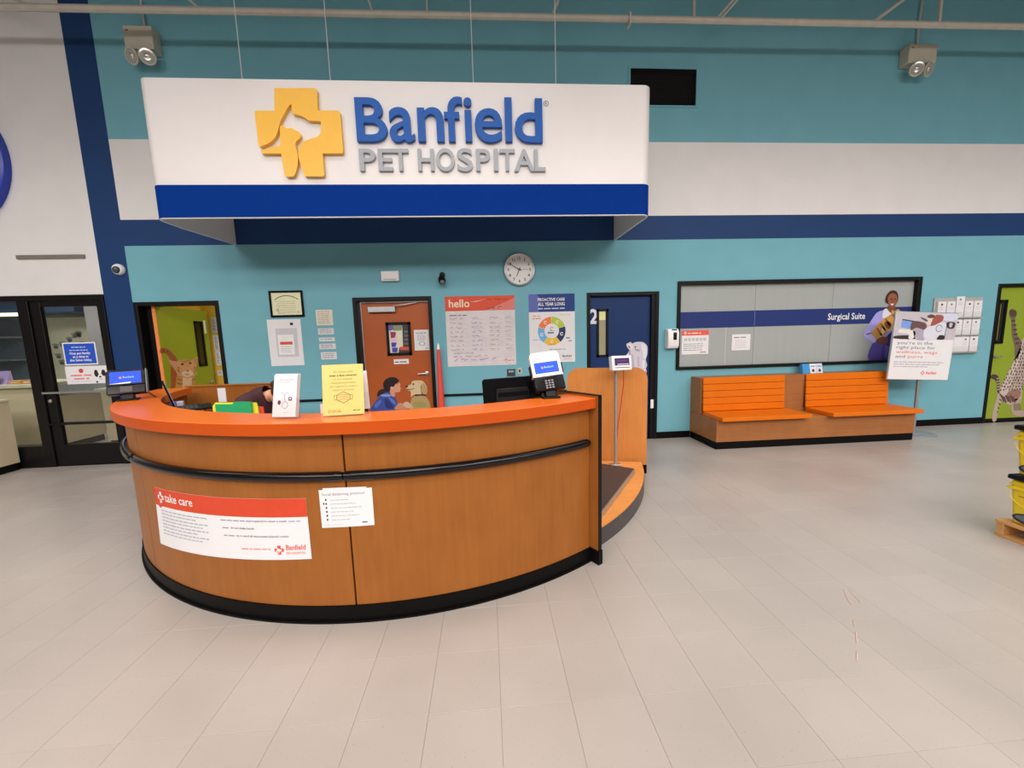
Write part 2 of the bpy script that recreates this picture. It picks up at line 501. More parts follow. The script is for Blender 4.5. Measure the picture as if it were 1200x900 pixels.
# --- back wall: bands of paint, openings for doors and windows
X0, X1, ZT = -11.0, 13.0, 7.0
HOLES = [(-9.0, -4.975, 0.0, 2.285), (-4.625, -3.555, 0.0, 2.175), (-1.81, -0.742, 0.0, 2.175), (1.446, 2.506, 0.0, 2.175),
         (2.777, 6.562, 1.03, 2.308), (7.858, 9.0, 0.0, 2.18), (2.05, 2.965, 4.645, 5.10)]
BAND = [(-4.975, -4.632)]
xs = sorted({X0, X1, -4.975, -4.632} | {h[0] for h in HOLES} | {h[1] for h in HOLES})
zs = sorted({0.0, ZT, 2.89, 3.215, 4.182} | {h[2] for h in HOLES} | {h[3] for h in HOLES})
def paint(x, z):
    if x < -4.975: return M_WHITE
    if x < -4.632: return M_NAVY
    if z < 2.89: return M_TEAL
    if z < 3.215: return M_NAVY
    if z < 4.182: return M_WHITE
    return M_TEAL
THK = 0.16
wb = MB()
def inside(x, z): return any(h[0] < x < h[1] and h[2] < z < h[3] for h in HOLES)
for a, b in zip(xs[:-1], xs[1:]):
    for c, d in zip(zs[:-1], zs[1:]):
        x, z = (a + b) / 2, (c + d) / 2
        if inside(x, z): continue
        wb.use(paint(x, z))
        wb.add([(a, WALL, c), (b, WALL, c), (b, WALL, d), (a, WALL, d)], [(0, 1, 2, 3)])
        wb.add([(a, WALL + THK, c), (b, WALL + THK, c), (b, WALL + THK, d), (a, WALL + THK, d)], [(3, 2, 1, 0)])
for (a, b, c, d) in HOLES:
    wb.use(M_BLACK)
    y0, y1 = WALL, WALL + THK
    wb.add([(a, y0, c), (a, y1, c), (a, y1, d), (a, y0, d)], [(0, 1, 2, 3)])
    wb.add([(b, y0, c), (b, y1, c), (b, y1, d), (b, y0, d)], [(3, 2, 1, 0)])
    wb.add([(a, y0, d), (b, y0, d), (b, y1, d), (a, y1, d)], [(0, 3, 2, 1)])
    wb.add([(a, y0, c), (b, y0, c), (b, y1, c), (a, y1, c)], [(0, 1, 2, 3)])
wb.build('wall_back', kind='structure', smooth=False, label='back wall painted teal, white and navy in broad bands')
MB(material('dark_roof_deck', C(95, 92, 90), 0.8)).box(X0, X1, -9, WALL + THK, ZT, ZT + 0.1).build('ceiling', kind='structure', smooth=False, label='dark roof deck high above the store')

n = 1
for a, b in ((-3.555, -1.81), (-0.742, 1.446), (2.506, 3.02), (5.87, 7.858), (-4.975, -4.625)):
    MB(M_RUBBER).box(a, b, WALL - 0.012, WALL - 0.0005, 0.0, 0.1).build('baseboard_back' if n == 1 else 'baseboard_back', kind='structure', label='black rubber baseboard along the teal wall', bevel=0.003)
    n += 1
for i, (a, b) in enumerate(((-3.5, -1.82), (-0.72, 1.42))):
    MB(M_BLACK).box(a, b, WALL - 0.02, WALL - 0.0005, 0.765, 0.797).build('trim_%d' % (i + 1), kind='structure', label='thin black chair rail on the teal wall', bevel=0.003)

def jamb(root, x0, x1, z1, w=0.05, depth=THK, y=WALL, proud=0.012, name='frame'):
    f = MB(M_BLACK)
    f.box(x0, x0 + w, y - proud, y + depth, 0, z1)
    f.box(x1 - w, x1, y - proud, y + depth, 0, z1)
    f.box(x0 + w, x1 - w, y - proud, y + depth, z1 - w, z1)
    return f.build(name, root, bevel=0.004)

def lever(root, x, z, y, dirn):
    h = MB(M_METAL).lathe([(0.03, 0), (0.03, 0.012), (0.012, 0.016), (0.012, 0.045)], (x, y, z), (0, -1, 0), 16)
    h.tube([(x, y - 0.045, z), (x + dirn * 0.05, y - 0.05, z), (x + dirn * 0.12, y - 0.045, z - 0.004)], 0.010, 8)
    return h.build('handle', root)

def room_box(name, x0, x1, y0, y1, z1, mats, label):
    """interior behind an opening: back, two sides, ceiling and floor"""
    wl, fl, cl = mats
    r = MB(wl)
    r.box(x0, x1, y1, y1 + 0.05, 0, z1); r.box(x0 - 0.05, x0, y0, y1 + 0.05, 0, z1); r.box(x1, x1 + 0.05, y0, y1 + 0.05, 0, z1)
    r.use(cl).box(x0 - 0.05, x1 + 0.05, y0, y1 + 0.05, z1, z1 + 0.05)
    r.use(fl).box(x0 - 0.05, x1 + 0.05, y0, y1 + 0.05, -0.05, -0.001)
    return r.build(name, kind='structure', label=label, smooth=False)
YB = WALL + THK + 0.002
M_YELLOW = material('yellow_wall_paint', C(222, 170, 60), 0.6, vary=0.02)
M_VCT = material('plain_floor', C(190, 178, 165), 0.35)
M_CEIL = material('white_ceiling', C(200, 192, 186), 0.8)
room_box('wall_exam_room', -4.56, -2.4, YB, 6.40, 2.7, (M_YELLOW, M_VCT, M_CEIL), 'yellow walls of the exam room behind the open green door')
room_box('wall_back_room', -2.2, -0.2, YB, 7.4, 2.7, (M_WHITE, M_VCT, M_CEIL), 'white walls of the room behind the orange door')
room_box('wall_salon', -10.5, -4.72, YB, 8.4, 3.0, (material('salon_wall', C(150, 146, 140), 0.7), M_VCT, M_CEIL), 'grey walls of the salon behind the glass storefront')

# --- door 1: green door with the orange kitten, standing open into the yellow room
GREEN = material('green_door_paint', C(128, 140, 34), 0.45, vary=0.02)
d1 = thing('door_1', (-4.09, WALL, 0), 'green door with a ginger kitten print, standing open', 'door', kind='structure')
jamb(d1, -4.625, -3.555, 2.175)
MB(M_BLACK).box(-4.56, -4.44, WALL + 0.10, WALL + THK, 0, 2.12).build('stop', d1)
LX = -4.42
leaf1 = MB(GREEN).box(LX - 0.045, LX, 5.40, 6.32, 0.01, 2.13).build('leaf', d1, bevel=0.003)
MB(material('orange_door_edge', C(214, 120, 60), 0.5)).box(LX - 0.043, LX - 0.002, 5.392, 5.3995, 0.01, 2.13).build('edge_strip', leaf1, label='orange hinge edge')
def on_leaf(u, v, d): return (LX + d, u, v)
def yz(px, py):
    p = at_x(px, py, LX + 0.001); return (p[1], p[2])
k = Print(on_leaf)
def kit(pts, col, layer, sm=3): k.poly([yz(*q) for q in zoomed(pts, 160, 385, 10.91)], col, layer, sm)
kit([(300, 270), (330, 250), (400, 262), (450, 300), (500, 360), (525, 420), (470, 430), (430, 400), (400, 345), (360, 312), (330, 322), (302, 310)], (150, 84, 58), 1)
kit([(440, 430), (500, 430), (530, 560), (530, 1150), (430, 1150), (440, 700)], (150, 78, 42), 1)
kit([(512, 600), (560, 590), (700, 600), (742, 590), (755, 740), (770, 1150), (500, 1150)], (176, 128, 74), 2)
kit([(590, 630), (640, 640), (705, 625), (705, 740), (720, 1100), (590, 1100)], (200, 172, 148), 3)
kit([(405, 400), (455, 412), (520, 420), (580, 400), (650, 398), (705, 405), (745, 375), (785, 365), (780, 420), (760, 480), (755, 545), (740, 600), (700, 622), (640, 632), (560, 612), (515, 580), (500, 545), (440, 470)], (190, 138, 100), 4)
kit([(420, 410), (470, 428), (510, 440), (505, 520), (455, 465)], (182, 132, 118), 5)
kit([(730, 400), (778, 374), (768, 430), (750, 460)], (172, 120, 104), 5)
kit([(585, 560), (620, 540), (690, 535), (720, 560), (705, 600), (640, 622), (590, 600)], (208, 178, 156), 5)
for e in ([(560, 455), (585, 445), (602, 458), (582, 470)], [(665, 442), (690, 432), (702, 445), (682, 456)]): kit(e, (62, 44, 34), 6)
kit([(630, 540), (652, 532), (668, 540), (650, 556)], (150, 92, 84), 6)
for e in ([(600, 412), (608, 412), (612, 440), (604, 440)], [(640, 405), (650, 405), (650, 432), (642, 432)], [(520, 490), (550, 500), (552, 512), (522, 505)], [(525, 540), (555, 545), (555, 556), (528, 554)], [(725, 500), (750, 490), (752, 502), (726, 512)], [(350, 275), (372, 262), (390, 300), (372, 312)], [(420, 300), (450, 300), (440, 350), (418, 345)], [(470, 350), (500, 350), (490, 395), (462, 390)]): kit(e, (146, 84, 48), 6, 0)
for i in range(6):
    kit([(330 + i * 30, 262 + i * i * 4), (344 + i * 28, 256 + i * i * 4), (352 + i * 24, 300 + i * i * 4), (336 + i * 26, 312 + i * i * 4)], (112, 58, 38), 5, 0)
for e in ([(575, 410), (584, 410), (592, 446), (582, 446)], [(670, 405), (680, 408), (668, 436), (660, 434)], [(618, 408), (628, 408), (628, 438), (622, 438)],
          [(512, 520), (545, 528), (545, 538), (514, 532)], [(530, 560), (560, 570), (562, 578), (534, 572)], [(735, 525), (755, 515), (756, 525), (736, 536)], [(722, 560), (748, 550), (748, 560), (722, 572)],
          [(520, 640), (580, 655), (580, 668), (518, 655)], [(514, 690), (585, 705), (585, 718), (512, 706)], [(712, 650), (744, 640), (746, 654), (712, 664)], [(446, 520), (500, 545), (500, 565), (446, 545)], [(442, 610), (505, 625), (505, 645), (442, 632)]):
    kit(e, (150, 88, 50), 7, 0)
kit([(600, 585), (640, 575), (680, 583), (645, 600)], (176, 140, 120), 7)
for sx in (-1, 1):
    for dy in (0, 14): kit([(645 + sx * 30, 578 + dy), (645 + sx * 130, 560 + dy * 2), (645 + sx * 130, 563 + dy * 2), (645 + sx * 30, 582 + dy)], (226, 206, 190), 8, 0)
k.build('kitten_print', leaf1)
wn = MB(M_BLACK)
p0, p1 = yz(228, 377), yz(245, 429)
wy0, wy1, wz0, wz1 = 6.03, 6.20, 1.27, 1.96
wn.box(LX - 0.05, LX + 0.012, wy0, wy0 + 0.03, wz0, wz1); wn.box(LX - 0.05, LX + 0.012, wy1 - 0.03, wy1, wz0, wz1)
wn.box(LX - 0.05, LX + 0.012, wy0, wy1, wz1 - 0.03, wz1); wn.box(LX - 0.05, LX + 0.012, wy0, wy1, wz0, wz0 + 0.03)
wn.build('window_frame', leaf1)
MB(material('dark_window_glass', C(28, 26, 24), 0.12)).box(LX - 0.02, LX + 0.002, wy0 + 0.03, wy1 - 0.03, wz0 + 0.03, wz1 - 0.03).build('pane', leaf1)
k = Print(on_leaf); k.text('1', yz(240, 392)[0], yz(243, 390)[1], 0.19, (226, 226, 214), 1, bold=0.03); k.build('number', leaf1)
h = MB(M_METAL).lathe([(0.03, 0), (0.03, 0.012), (0.012, 0.016), (0.012, 0.05)], (LX, 6.24, 1.02), (1, 0, 0), 16)
h.tube([(LX + 0.05, 6.24, 1.02), (LX + 0.05, 6.19, 1.02), (LX + 0.048, 6.12, 1.015)], 0.010, 8); h.build('handle', leaf1)
# notices hung in a column on the yellow wall beyond the door
for i, (qa, qb) in enumerate((((246.5, 372), (256, 390)), ((249.5, 393), (258.5, 411)), ((252, 412), (260, 428)), ((254.5, 434), (260, 440)))):
    (xa, zb), (xb, za) = xz(*qa, 6.4), xz(*qb, 6.4); w = max(xb - xa, 0.06)
    if i == 3: xa, w = xa, 0.09
    r, p = poster('notice', xa, xa + w, za, zb, ['topmost white notice beside the green open door', 'second white notice from the top beside green door', 'third white notice from the top beside green door', 'small lowest white notice beside the green door handle'][i], 'notice', y=6.40, group='notices on the yellow wall')
    for j in range(int((zb - za - 0.03) / 0.02)): p.words(xa + 0.02, xa + w - 0.02, zb - 0.03 - j * 0.02, 0.012, (120, 115, 115), 1, 40 + i * 5 + j)
    p.build('printed_text', r)

# --- door 2: orange door with the nurse and the golden dog
d2 = thing('door_2', (-1.276, WALL, 0), 'orange door with a print of a nurse facing a golden dog', 'door', kind='structure')
jamb(d2, -1.81, -0.742, 2.175)
ODOOR = material('orange_door_paint', C(156, 72, 24), 0.45, vary=0.04, scale=4)
LY = WALL + 0.075
leaf2 = MB(ODOOR).box(-1.725, -0.80, LY, LY + 0.045, 0.008, 2.108).build('leaf', d2, bevel=0.003)
MB(M_METAL).box(-1.62, -1.25, LY - 0.06, LY - 0.001, 1.975, 2.05).tube([(-1.27, LY - 0.05, 2.055), (-1.1, LY - 0.05, 2.075), (-0.95, LY - 0.02, 2.10)], 0.008, 6).build('door_closer', leaf2, bevel=0.004)
lever(leaf2, -0.87, 1.10, LY, -1)
wf = MB(M_BLACK); a, b, c, d = -1.405, -1.062, 1.368, 1.835; w = 0.038
for q in ((a, a + w, c, d), (b - w, b, c, d), (a, b, d - w, d), (a, b, c, c + w)): wf.box(q[0], q[1], LY - 0.014, LY - 0.0005, q[2], q[3])
wf.build('window_frame', leaf2)
p = Print(on_wall(LY - 0.001))                    # posters and a lit room seen behind the door's small window
def dw(pts, col, layer, sm=0): p.poly([xz(*q, LY) for q in zoomed(pts, 445, 370, 15)], col, layer, sm)
dw([(125, 165), (520, 165), (530, 650), (170, 665)], (60, 58, 56), 1)
dw([(130, 165), (395, 165), (410, 540), (345, 560), (330, 650), (175, 665)], (206, 192, 170), 2)
dw([(220, 165), (395, 165), (385, 260), (240, 265)], (124, 130, 104), 3)
dw([(130, 170), (235, 170), (245, 240), (180, 265), (140, 240)], (98, 84, 150), 4)
dw([(185, 280), (290, 290), (270, 380), (200, 400)], (140, 50, 84), 4)
dw([(205, 470), (300, 470), (280, 550), (210, 550)], (70, 60, 160), 4)
dw([(215, 560), (320, 560), (310, 645), (225, 645)], (60, 70, 140), 4)
dw([(190, 390), (300, 380), (290, 450), (210, 455)], (214, 170, 180), 4)
dw([(360, 545), (515, 545), (515, 605), (362, 605)], (196, 76, 64), 4)
for j in range(4): dw([(430, 260 + j * 70), (500, 260 + j * 70), (505, 300 + j * 70), (432, 300 + j * 70)], (96, 92, 96), 3)
p.build('window_view', leaf2)
p = Print(on_wall(LY - 0.001))
def nd(pts, col, layer, sm=3): p.poly([xz(*q, LY) for q in zoomed(pts, 430, 430, 13.333)], col, layer, sm)
nd([(165, 470), (160, 420), (190, 370), (240, 345), (290, 360), (280, 400), (220, 430)], (44, 26, 26), 1)
nd([(60, 670), (120, 560), (200, 450), (300, 380), (350, 390), (390, 440), (445, 480), (475, 560), (482, 600), (440, 660), (430, 1000), (20, 1000)], (52, 66, 128), 1)
nd([(280, 500), (340, 520), (420, 640), (300, 640)], (36, 44, 96), 2)
nd([(330, 470), (400, 500), (450, 560), (440, 590), (380, 540)], (86, 100, 160), 2)
nd([(210, 445), (300, 420), (380, 440), (360, 460), (260, 465)], (120, 128, 176), 2)
nd([(120, 590), (200, 520), (230, 540), (150, 640)], (80, 92, 156), 2)
nd([(435, 660), (475, 585), (520, 560), (600, 590), (690, 630), (620, 660)], (176, 118, 92), 2)
nd([(430, 280), (490, 240), (525, 268), (518, 300), (535, 340), (520, 352), (525, 382), (480, 396), (440, 402), (440, 450), (400, 465), (368, 420), (365, 370), (380, 310)], (190, 130, 102), 3)
nd([(255, 290), (260, 240), (300, 190), (370, 160), (450, 165), (497, 205), (490, 240), (440, 275), (420, 310), (372, 322), (352, 380), (300, 392), (270, 350)], (36, 22, 22), 4)
nd([(365, 325), (390, 305), (414, 322), (392, 346)], (202, 146, 122), 5)
nd([(470, 262), (492, 258), (490, 266), (474, 270)], (50, 30, 28), 5)
nd([(680, 600), (690, 520), (720, 470), (800, 440), (900, 450), (960, 520), (990, 610), (1000, 1000), (660, 1000)], (158, 130, 86), 1)
nd([(720, 560), (800, 540), (900, 560), (920, 620), (740, 620)], (140, 126, 70), 2)
nd([(600, 310), (640, 290), (690, 270), (710, 222), (780, 210), (860, 215), (900, 250), (935, 310), (940, 390), (910, 432), (860, 442), (780, 440), (725, 440), (690, 470), (685, 385), (650, 368), (625, 345)], (190, 162, 122), 3)
nd([(860, 260), (900, 270), (940, 340), (935, 410), (890, 430), (862, 380)], (166, 134, 94), 4)
nd([(845, 280), (855, 290), (858, 380), (880, 425), (860, 430), (846, 370)], (110, 84, 58), 5)
nd([(600, 310), (615, 292), (642, 294), (640, 312), (615, 322)], (34, 24, 28), 5)
nd([(710, 270), (722, 252), (736, 266), (726, 284)], (44, 28, 26), 5)
nd([(625, 340), (680, 345), (740, 330), (735, 340), (680, 360), (645, 358)], (120, 92, 70), 5)
nd([(750, 432), (830, 425), (912, 430), (912, 448), (830, 446), (758, 456)], (46, 32, 40), 5)
nd([(560, 590), (600, 545), (650, 550), (700, 600), (722, 642), (640, 645)], (180, 150, 116), 4)
p.build('nurse_and_dog_print', leaf2)
r = MB(M_PAPER).box(-1.022, -0.815, LY - 0.004, LY - 0.0005, 1.43, 1.72).build('notice_sheet', leaf2)
p = Print(on_wall(LY - 0.0045)); p.words(-0.99, -0.84, 1.67, 0.015, (90, 86, 90), 1, 3)
for j in range(4): p.words(-0.98, -0.85, 1.64 - j * 0.022, 0.009, (120, 116, 120), 1, 10 + j)
p.arc(-0.915, 1.525, 0.036, 0.042, 0, 360, (80, 74, 74), 1, 18, 0.7); p.words(-0.87, -0.83, 1.455, 0.012, (70, 66, 66), 1, 5); p.build('printed_text', leaf2)
MB(M_PAPER).box(-1.325, -1.115, LY - 0.003, LY - 0.0005, 1.245, 1.315).build('label_strip', leaf2)
p = Print(on_wall(LY - 0.0035)); p.words(-1.31, -1.13, 1.268, 0.022, (60, 56, 60), 1, 8); p.build('label_text', leaf2)

# --- door 3: navy door 2 with the white dog
d3 = thing('door_3', (1.976, WALL, 0), 'navy door numbered 2 with a white fluffy dog print', 'door', kind='structure')
jamb(d3, 1.446, 2.506, 2.175)
MB(M_BLACK).box(2.40, 2.456, WALL + 0.0, WALL + 0.10, 0, 2.125).build('stop', d3)
NDOOR = material('navy_door_paint', C(20, 44, 84), 0.45, spec=0.25, vary=0.03)
LY3 = WALL + 0.045
leaf3 = MB(NDOOR).box(1.498, 2.399, LY3, LY3 + 0.045, 0.008, 2.124).build('leaf', d3, bevel=0.003)
p = Print(on_wall(LY3)); p.text('2', 1.492, 1.745, 0.2, (206, 200, 204), 1, width=0.135, bold=0.03); p.build('number', leaf3)
wf = MB(M_BLACK); a, b, c, d = 1.602, 1.775, 1.255, 1.945; w = 0.032
for q in ((a, a + w, c, d), (b - w, b, c, d), (a, b, d - w, d), (a, b, c, c + w)): wf.box(q[0], q[1], LY3 - 0.014, LY3 - 0.0005, q[2], q[3])
wf.build('window_frame', leaf3)
MB(material('frosted_pane', C(150, 140, 112), 0.2)).box(a + w, b - w - 0.01, LY3 - 0.004, LY3 - 0.0005, c + w, d - w).build('pane', leaf3)
MB(material('lit_pane', C(206, 200, 140), 0.3)).box(a + w + 0.005, b - w - 0.012, LY3 - 0.006, LY3 - 0.004, 1.79, d - w).build('bright_pane', leaf3, label='bright top of the pane')
lever(leaf3, 2.33, 1.02, LY3, -1)
MB(M_PLASTICW).box(2.405, 2.45, WALL - 0.006, WALL - 0.001, 0.47, 0.60).build('strike_plate', d3)
p = Print(on_wall(LY3))
def wd(pts, col, layer, sm=3): p.poly([xz(*q, LY3) for q in zoomed(pts, 725, 390, 18)], col, layer, sm)
wd([(165, 235), (215, 210), (250, 192), (290, 225), (340, 200), (430, 190), (520, 200), (590, 260), (612, 340), (600, 480), (572, 560), (600, 680), (575, 760), (560, 900), (600, 1200), (560, 1800), (180, 1800), (200, 1000), (150, 700), (130, 520), (150, 475), (200, 420), (215, 360), (172, 290)], (190, 178, 182), 1)
wd([(470, 230), (540, 240), (585, 300), (580, 480), (540, 560), (500, 400)], (204, 196, 196), 2)
wd([(330, 340), (420, 350), (450, 380), (380, 385)], (150, 134, 146), 2)
wd([(215, 360), (240, 360), (245, 470), (230, 480)], (140, 120, 134), 2)
wd([(250, 480), (300, 470), (330, 700), (280, 730)], (172, 158, 164), 2)
wd([(390, 520), (430, 500), (440, 680), (400, 700)], (174, 160, 164), 2)
wd([(500, 600), (540, 580), (540, 720), (510, 740)], (208, 200, 200), 2)
wd([(190, 250), (250, 235), (300, 260), (300, 340), (250, 350), (205, 320)], (206, 192, 186), 2)
wd([(332, 300), (350, 285), (368, 300), (350, 322)], (44, 26, 30), 3)
wd([(200, 275), (225, 285), (245, 325), (230, 328), (208, 305)], (78, 52, 50), 3)
p.build('white_dog_print', leaf3)

# --- door 4: green door with the spotted cat
d4 = thing('door_4', (8.43, WALL, 0), 'green door with a print of a reaching spotted cat', 'door', kind='structure')
jamb(d4, 7.858, 9.0, 2.18)
LY4 = WALL + 0.03
leaf4 = MB(GREEN).box(7.908, 8.948, LY4, LY4 + 0.045, 0.06, 2.128).build('leaf', d4, bevel=0.003)
MB(M_BLACK).box(7.908, 8.948, LY4 + 0.002, LY4 + 0.045, 0.0, 0.058).build('sill', d4)
wf = MB(M_BLACK); a, b, c, d = 7.93, 8.085, 1.265, 1.94; w = 0.035
for q in ((a, a + w, c, d), (b - w, b, c, d), (a, b, d - w, d), (a, b, c, c + w)): wf.box(q[0], q[1], LY4 - 0.014, LY4 - 0.0005, q[2], q[3])
wf.build('window_frame', leaf4)
MB(material('dark_window_glass', C(28, 26, 24), 0.12)).box(a + w, b - w, LY4 - 0.004, LY4 - 0.0005, c + w, d - w).build('pane', leaf4)
MB(ink(150, 136, 40)).box(a + w + 0.008, a + w + 0.02, LY4 - 0.006, LY4 - 0.004, c + w + 0.02, d - w - 0.03).build('pane_edge', leaf4)
lever(leaf4, 7.93, 1.065, LY4, 1)
p = Print(on_wall(LY4))
def sp(pts, col, layer, sm=3): p.poly([xz(*q, LY4) for q in zoomed(pts, 1140, 330, 5.3)], col, layer, sm)
cat_body = [(300, 370), (330, 345), (380, 350), (420, 420), (420, 560), (350, 600), (310, 640), (305, 700), (290, 770), (240, 770), (180, 740), (160, 690), (190, 620), (220, 560), (262, 478)]
sp(cat_body, (166, 144, 130), 1)
sp([(262, 478), (300, 400), (300, 470), (250, 600), (215, 690), (185, 720), (165, 690), (192, 620), (222, 560)], (182, 162, 148), 2)
sp([(225, 190), (240, 170), (262, 178), (272, 205), (262, 235), (270, 320), (300, 370), (292, 440), (263, 482), (258, 400), (242, 330), (238, 240), (228, 220)], (104, 84, 72), 2)
sp([(105, 597), (120, 577), (150, 580), (165, 610), (165, 690), (150, 680), (145, 622), (125, 606)], (70, 54, 48), 2)
sp([(160, 690), (192, 730), (160, 770), (145, 862), (120, 862), (125, 800), (140, 750)], (166, 142, 126), 2)
sp([(245, 740), (300, 730), (290, 790), (318, 802), (380, 815), (380, 832), (250, 828)], (160, 136, 120), 2)
sp([(330, 370), (340, 300), (400, 270), (440, 330), (420, 400)], (160, 138, 122), 2)
sp([(215, 690), (270, 670), (300, 690), (270, 740), (220, 740)], (136, 100, 84), 2)
rs = random.Random(9)
def in_poly(x, y, P_):
    c = False
    for (x0, y0), (x1, y1) in zip(P_, P_[1:] + P_[:1]):
        if (y0 > y) != (y1 > y) and x < (x1 - x0) * (y - y0) / (y1 - y0) + x0: c = not c
    return c
for gy in range(16):                                # rows of dark spots across the back
    for gx in range(16):
        x = 165 + gx * 17 + (8 if gy % 2 else 0) + rs.uniform(-3, 3); y = 385 + gy * 19 + rs.uniform(-4, 4)
        if in_poly(x, y, cat_body) and y < 690:
            p.ellipse(*xz(1140 + x / 5.3, 330 + y / 5.3, LY4), rs.uniform(0.008, 0.013), rs.uniform(0.013, 0.021), (66, 48, 42), 4, 8)
for i in range(6):                                  # bands on the raised arm and the flank
    sp([(238 + i * 5, 240 + i * 28), (262 + i * 5, 236 + i * 28), (264 + i * 5, 246 + i * 28), (240 + i * 5, 250 + i * 28)], (72, 54, 46), 3, 0)
    sp([(170 + i * 14, 706 + (i % 2) * 8), (182 + i * 14, 704 + (i % 2) * 8), (196 + i * 14, 745 + (i % 2) * 6), (188 + i * 14, 748 + (i % 2) * 6)], (88, 64, 54), 4, 0)
sp([(225, 188), (240, 172), (250, 180), (262, 176), (272, 196), (262, 216), (238, 216)], (74, 56, 48), 3)
for i in range(5):
    sp([(145, 600 + i * 17), (166, 596 + i * 17), (166, 604 + i * 17), (147, 608 + i * 17)], (150, 128, 112), 3, 0)
    sp([(250 + i * 9, 760 - i), (256 + i * 9, 760 - i), (262 + i * 9, 800), (256 + i * 9, 800)], (110, 88, 76), 3, 0)
    sp([(170 - i * 5, 700 + i * 26), (190 - i * 8, 712 + i * 24), (186 - i * 8, 720 + i * 24), (166 - i * 5, 708 + i * 26)], (100, 78, 68), 3, 0)
p.build('spotted_cat_print', leaf4)

# --- window 1: the long surgical suite window with frosted film
w1 = thing('window_1', (4.67, WALL, 1.03), 'long black framed window with frosted film and navy stripe', 'window', kind='structure')
f = MB(M_BLACK)
for q in ((2.777, 2.82, 1.03, 2.308), (6.50, 6.562, 1.03, 2.308), (2.82, 6.50, 2.255, 2.308), (2.82, 6.50, 1.03, 1.07)): f.box(q[0], q[1], WALL - 0.03, WALL + 0.14, q[2], q[3])
f.build('frame', w1, bevel=0.004)
FILM = material('frosted_film', C(150, 150, 144), 0.22, vary=0.02, scale=4, stretch=(6, 6, 0.4))
GY = WALL + 0.03
for a, b in ((2.822, 3.985), (3.990, 5.200), (5.205, 6.498)):
    MB(FILM).box(a, b, GY, GY + 0.012, 1.072, 2.253).build('pane', w1)
p = Print(on_wall(GY)); p.rect(2.822, 6.498, 1.632, 1.872, (30, 44, 96), 1)
p.rect(3.988, 3.991, 1.1, 2.24, (150, 148, 144), 2)
p.rect(3.55, 3.555, 1.08, 1.63, (196, 192, 188), 2)
p.text('Surgical Suite', 5.145, 1.705, 0.095, (214, 212, 216), 2, width=0.60, bold=0.012)
p.build('film_print', w1)
p = Print(on_wall(GY))
def wo(pts, col, layer, sm=3): p.poly([xz(*q, GY) for q in zoomed(pts, 1000, 330, 9)], col, layer, sm)
wo([(100, 560), (140, 490), (200, 390), (250, 325), (320, 300), (345, 290), (400, 320), (440, 330), (470, 400), (460, 620), (400, 640), (300, 640), (235, 600), (220, 650), (150, 620)], (156, 144, 204), 3)
wo([(110, 560), (150, 520), (185, 530), (235, 605), (215, 640), (160, 605)], (172, 164, 218), 4)
wo([(130, 550), (185, 540), (192, 548), (140, 562)], (96, 84, 150), 5)
wo([(180, 690), (225, 640), (330, 645), (410, 560), (425, 600), (430, 830), (165, 830)], (82, 68, 140), 4)
wo([(330, 600), (440, 500), (440, 600), (415, 700), (330, 655)], (44, 44, 104), 5)
wo([(300, 690), (330, 660), (325, 820), (290, 820)], (66, 54, 122), 5)
wo([(315, 305), (350, 285), (395, 330), (385, 350), (308, 388)], (212, 202, 220), 5)
wo([(365, 255), (438, 255), (440, 310), (400, 330), (362, 300)], (116, 64, 44), 5)
wo([(335, 215), (345, 150), (380, 105), (420, 92), (458, 110), (472, 160), (466, 205), (440, 245), (380, 240)], (58, 34, 30), 5)
wo([(360, 180), (376, 140), (415, 122), (450, 142), (462, 185), (450, 235), (425, 268), (397, 270), (370, 240)], (138, 78, 54), 6)
wo([(388, 230), (405, 236), (424, 230), (414, 248), (396, 248)], (226, 210, 204), 7)
for e in ([(384, 184), (400, 178), (404, 188), (388, 192)], [(428, 180), (444, 178), (446, 188), (432, 190)]): wo(e, (40, 24, 22), 7)
wo([(408, 190), (418, 190), (420, 216), (404, 216)], (120, 64, 44), 7)
wo([(190, 540), (230, 480), (320, 390), (390, 350), (402, 298), (430, 312), (470, 288), (490, 320), (462, 350), (450, 420), (400, 500), (340, 545), (280, 612), (230, 590)], (190, 136, 66), 7)
for e in ([(240, 500), (256, 490), (300, 560), (284, 570)], [(280, 450), (296, 440), (340, 510), (324, 520)], [(330, 400), (346, 392), (390, 460), (374, 470)], [(400, 350), (420, 340), (440, 370), (424, 380)]): wo(e, (140, 84, 40), 8)
wo([(300, 480), (325, 470), (330, 520), (290, 580), (278, 570)], (214, 180, 120), 8)
wo([(325, 430), (370, 420), (400, 450), (370, 500), (330, 470)], (122, 66, 46), 8)
wo([(240, 622), (300, 580), (360, 600), (352, 650), (270, 655)], (112, 62, 48), 8)
p.build('woman_with_cat_print', w1)

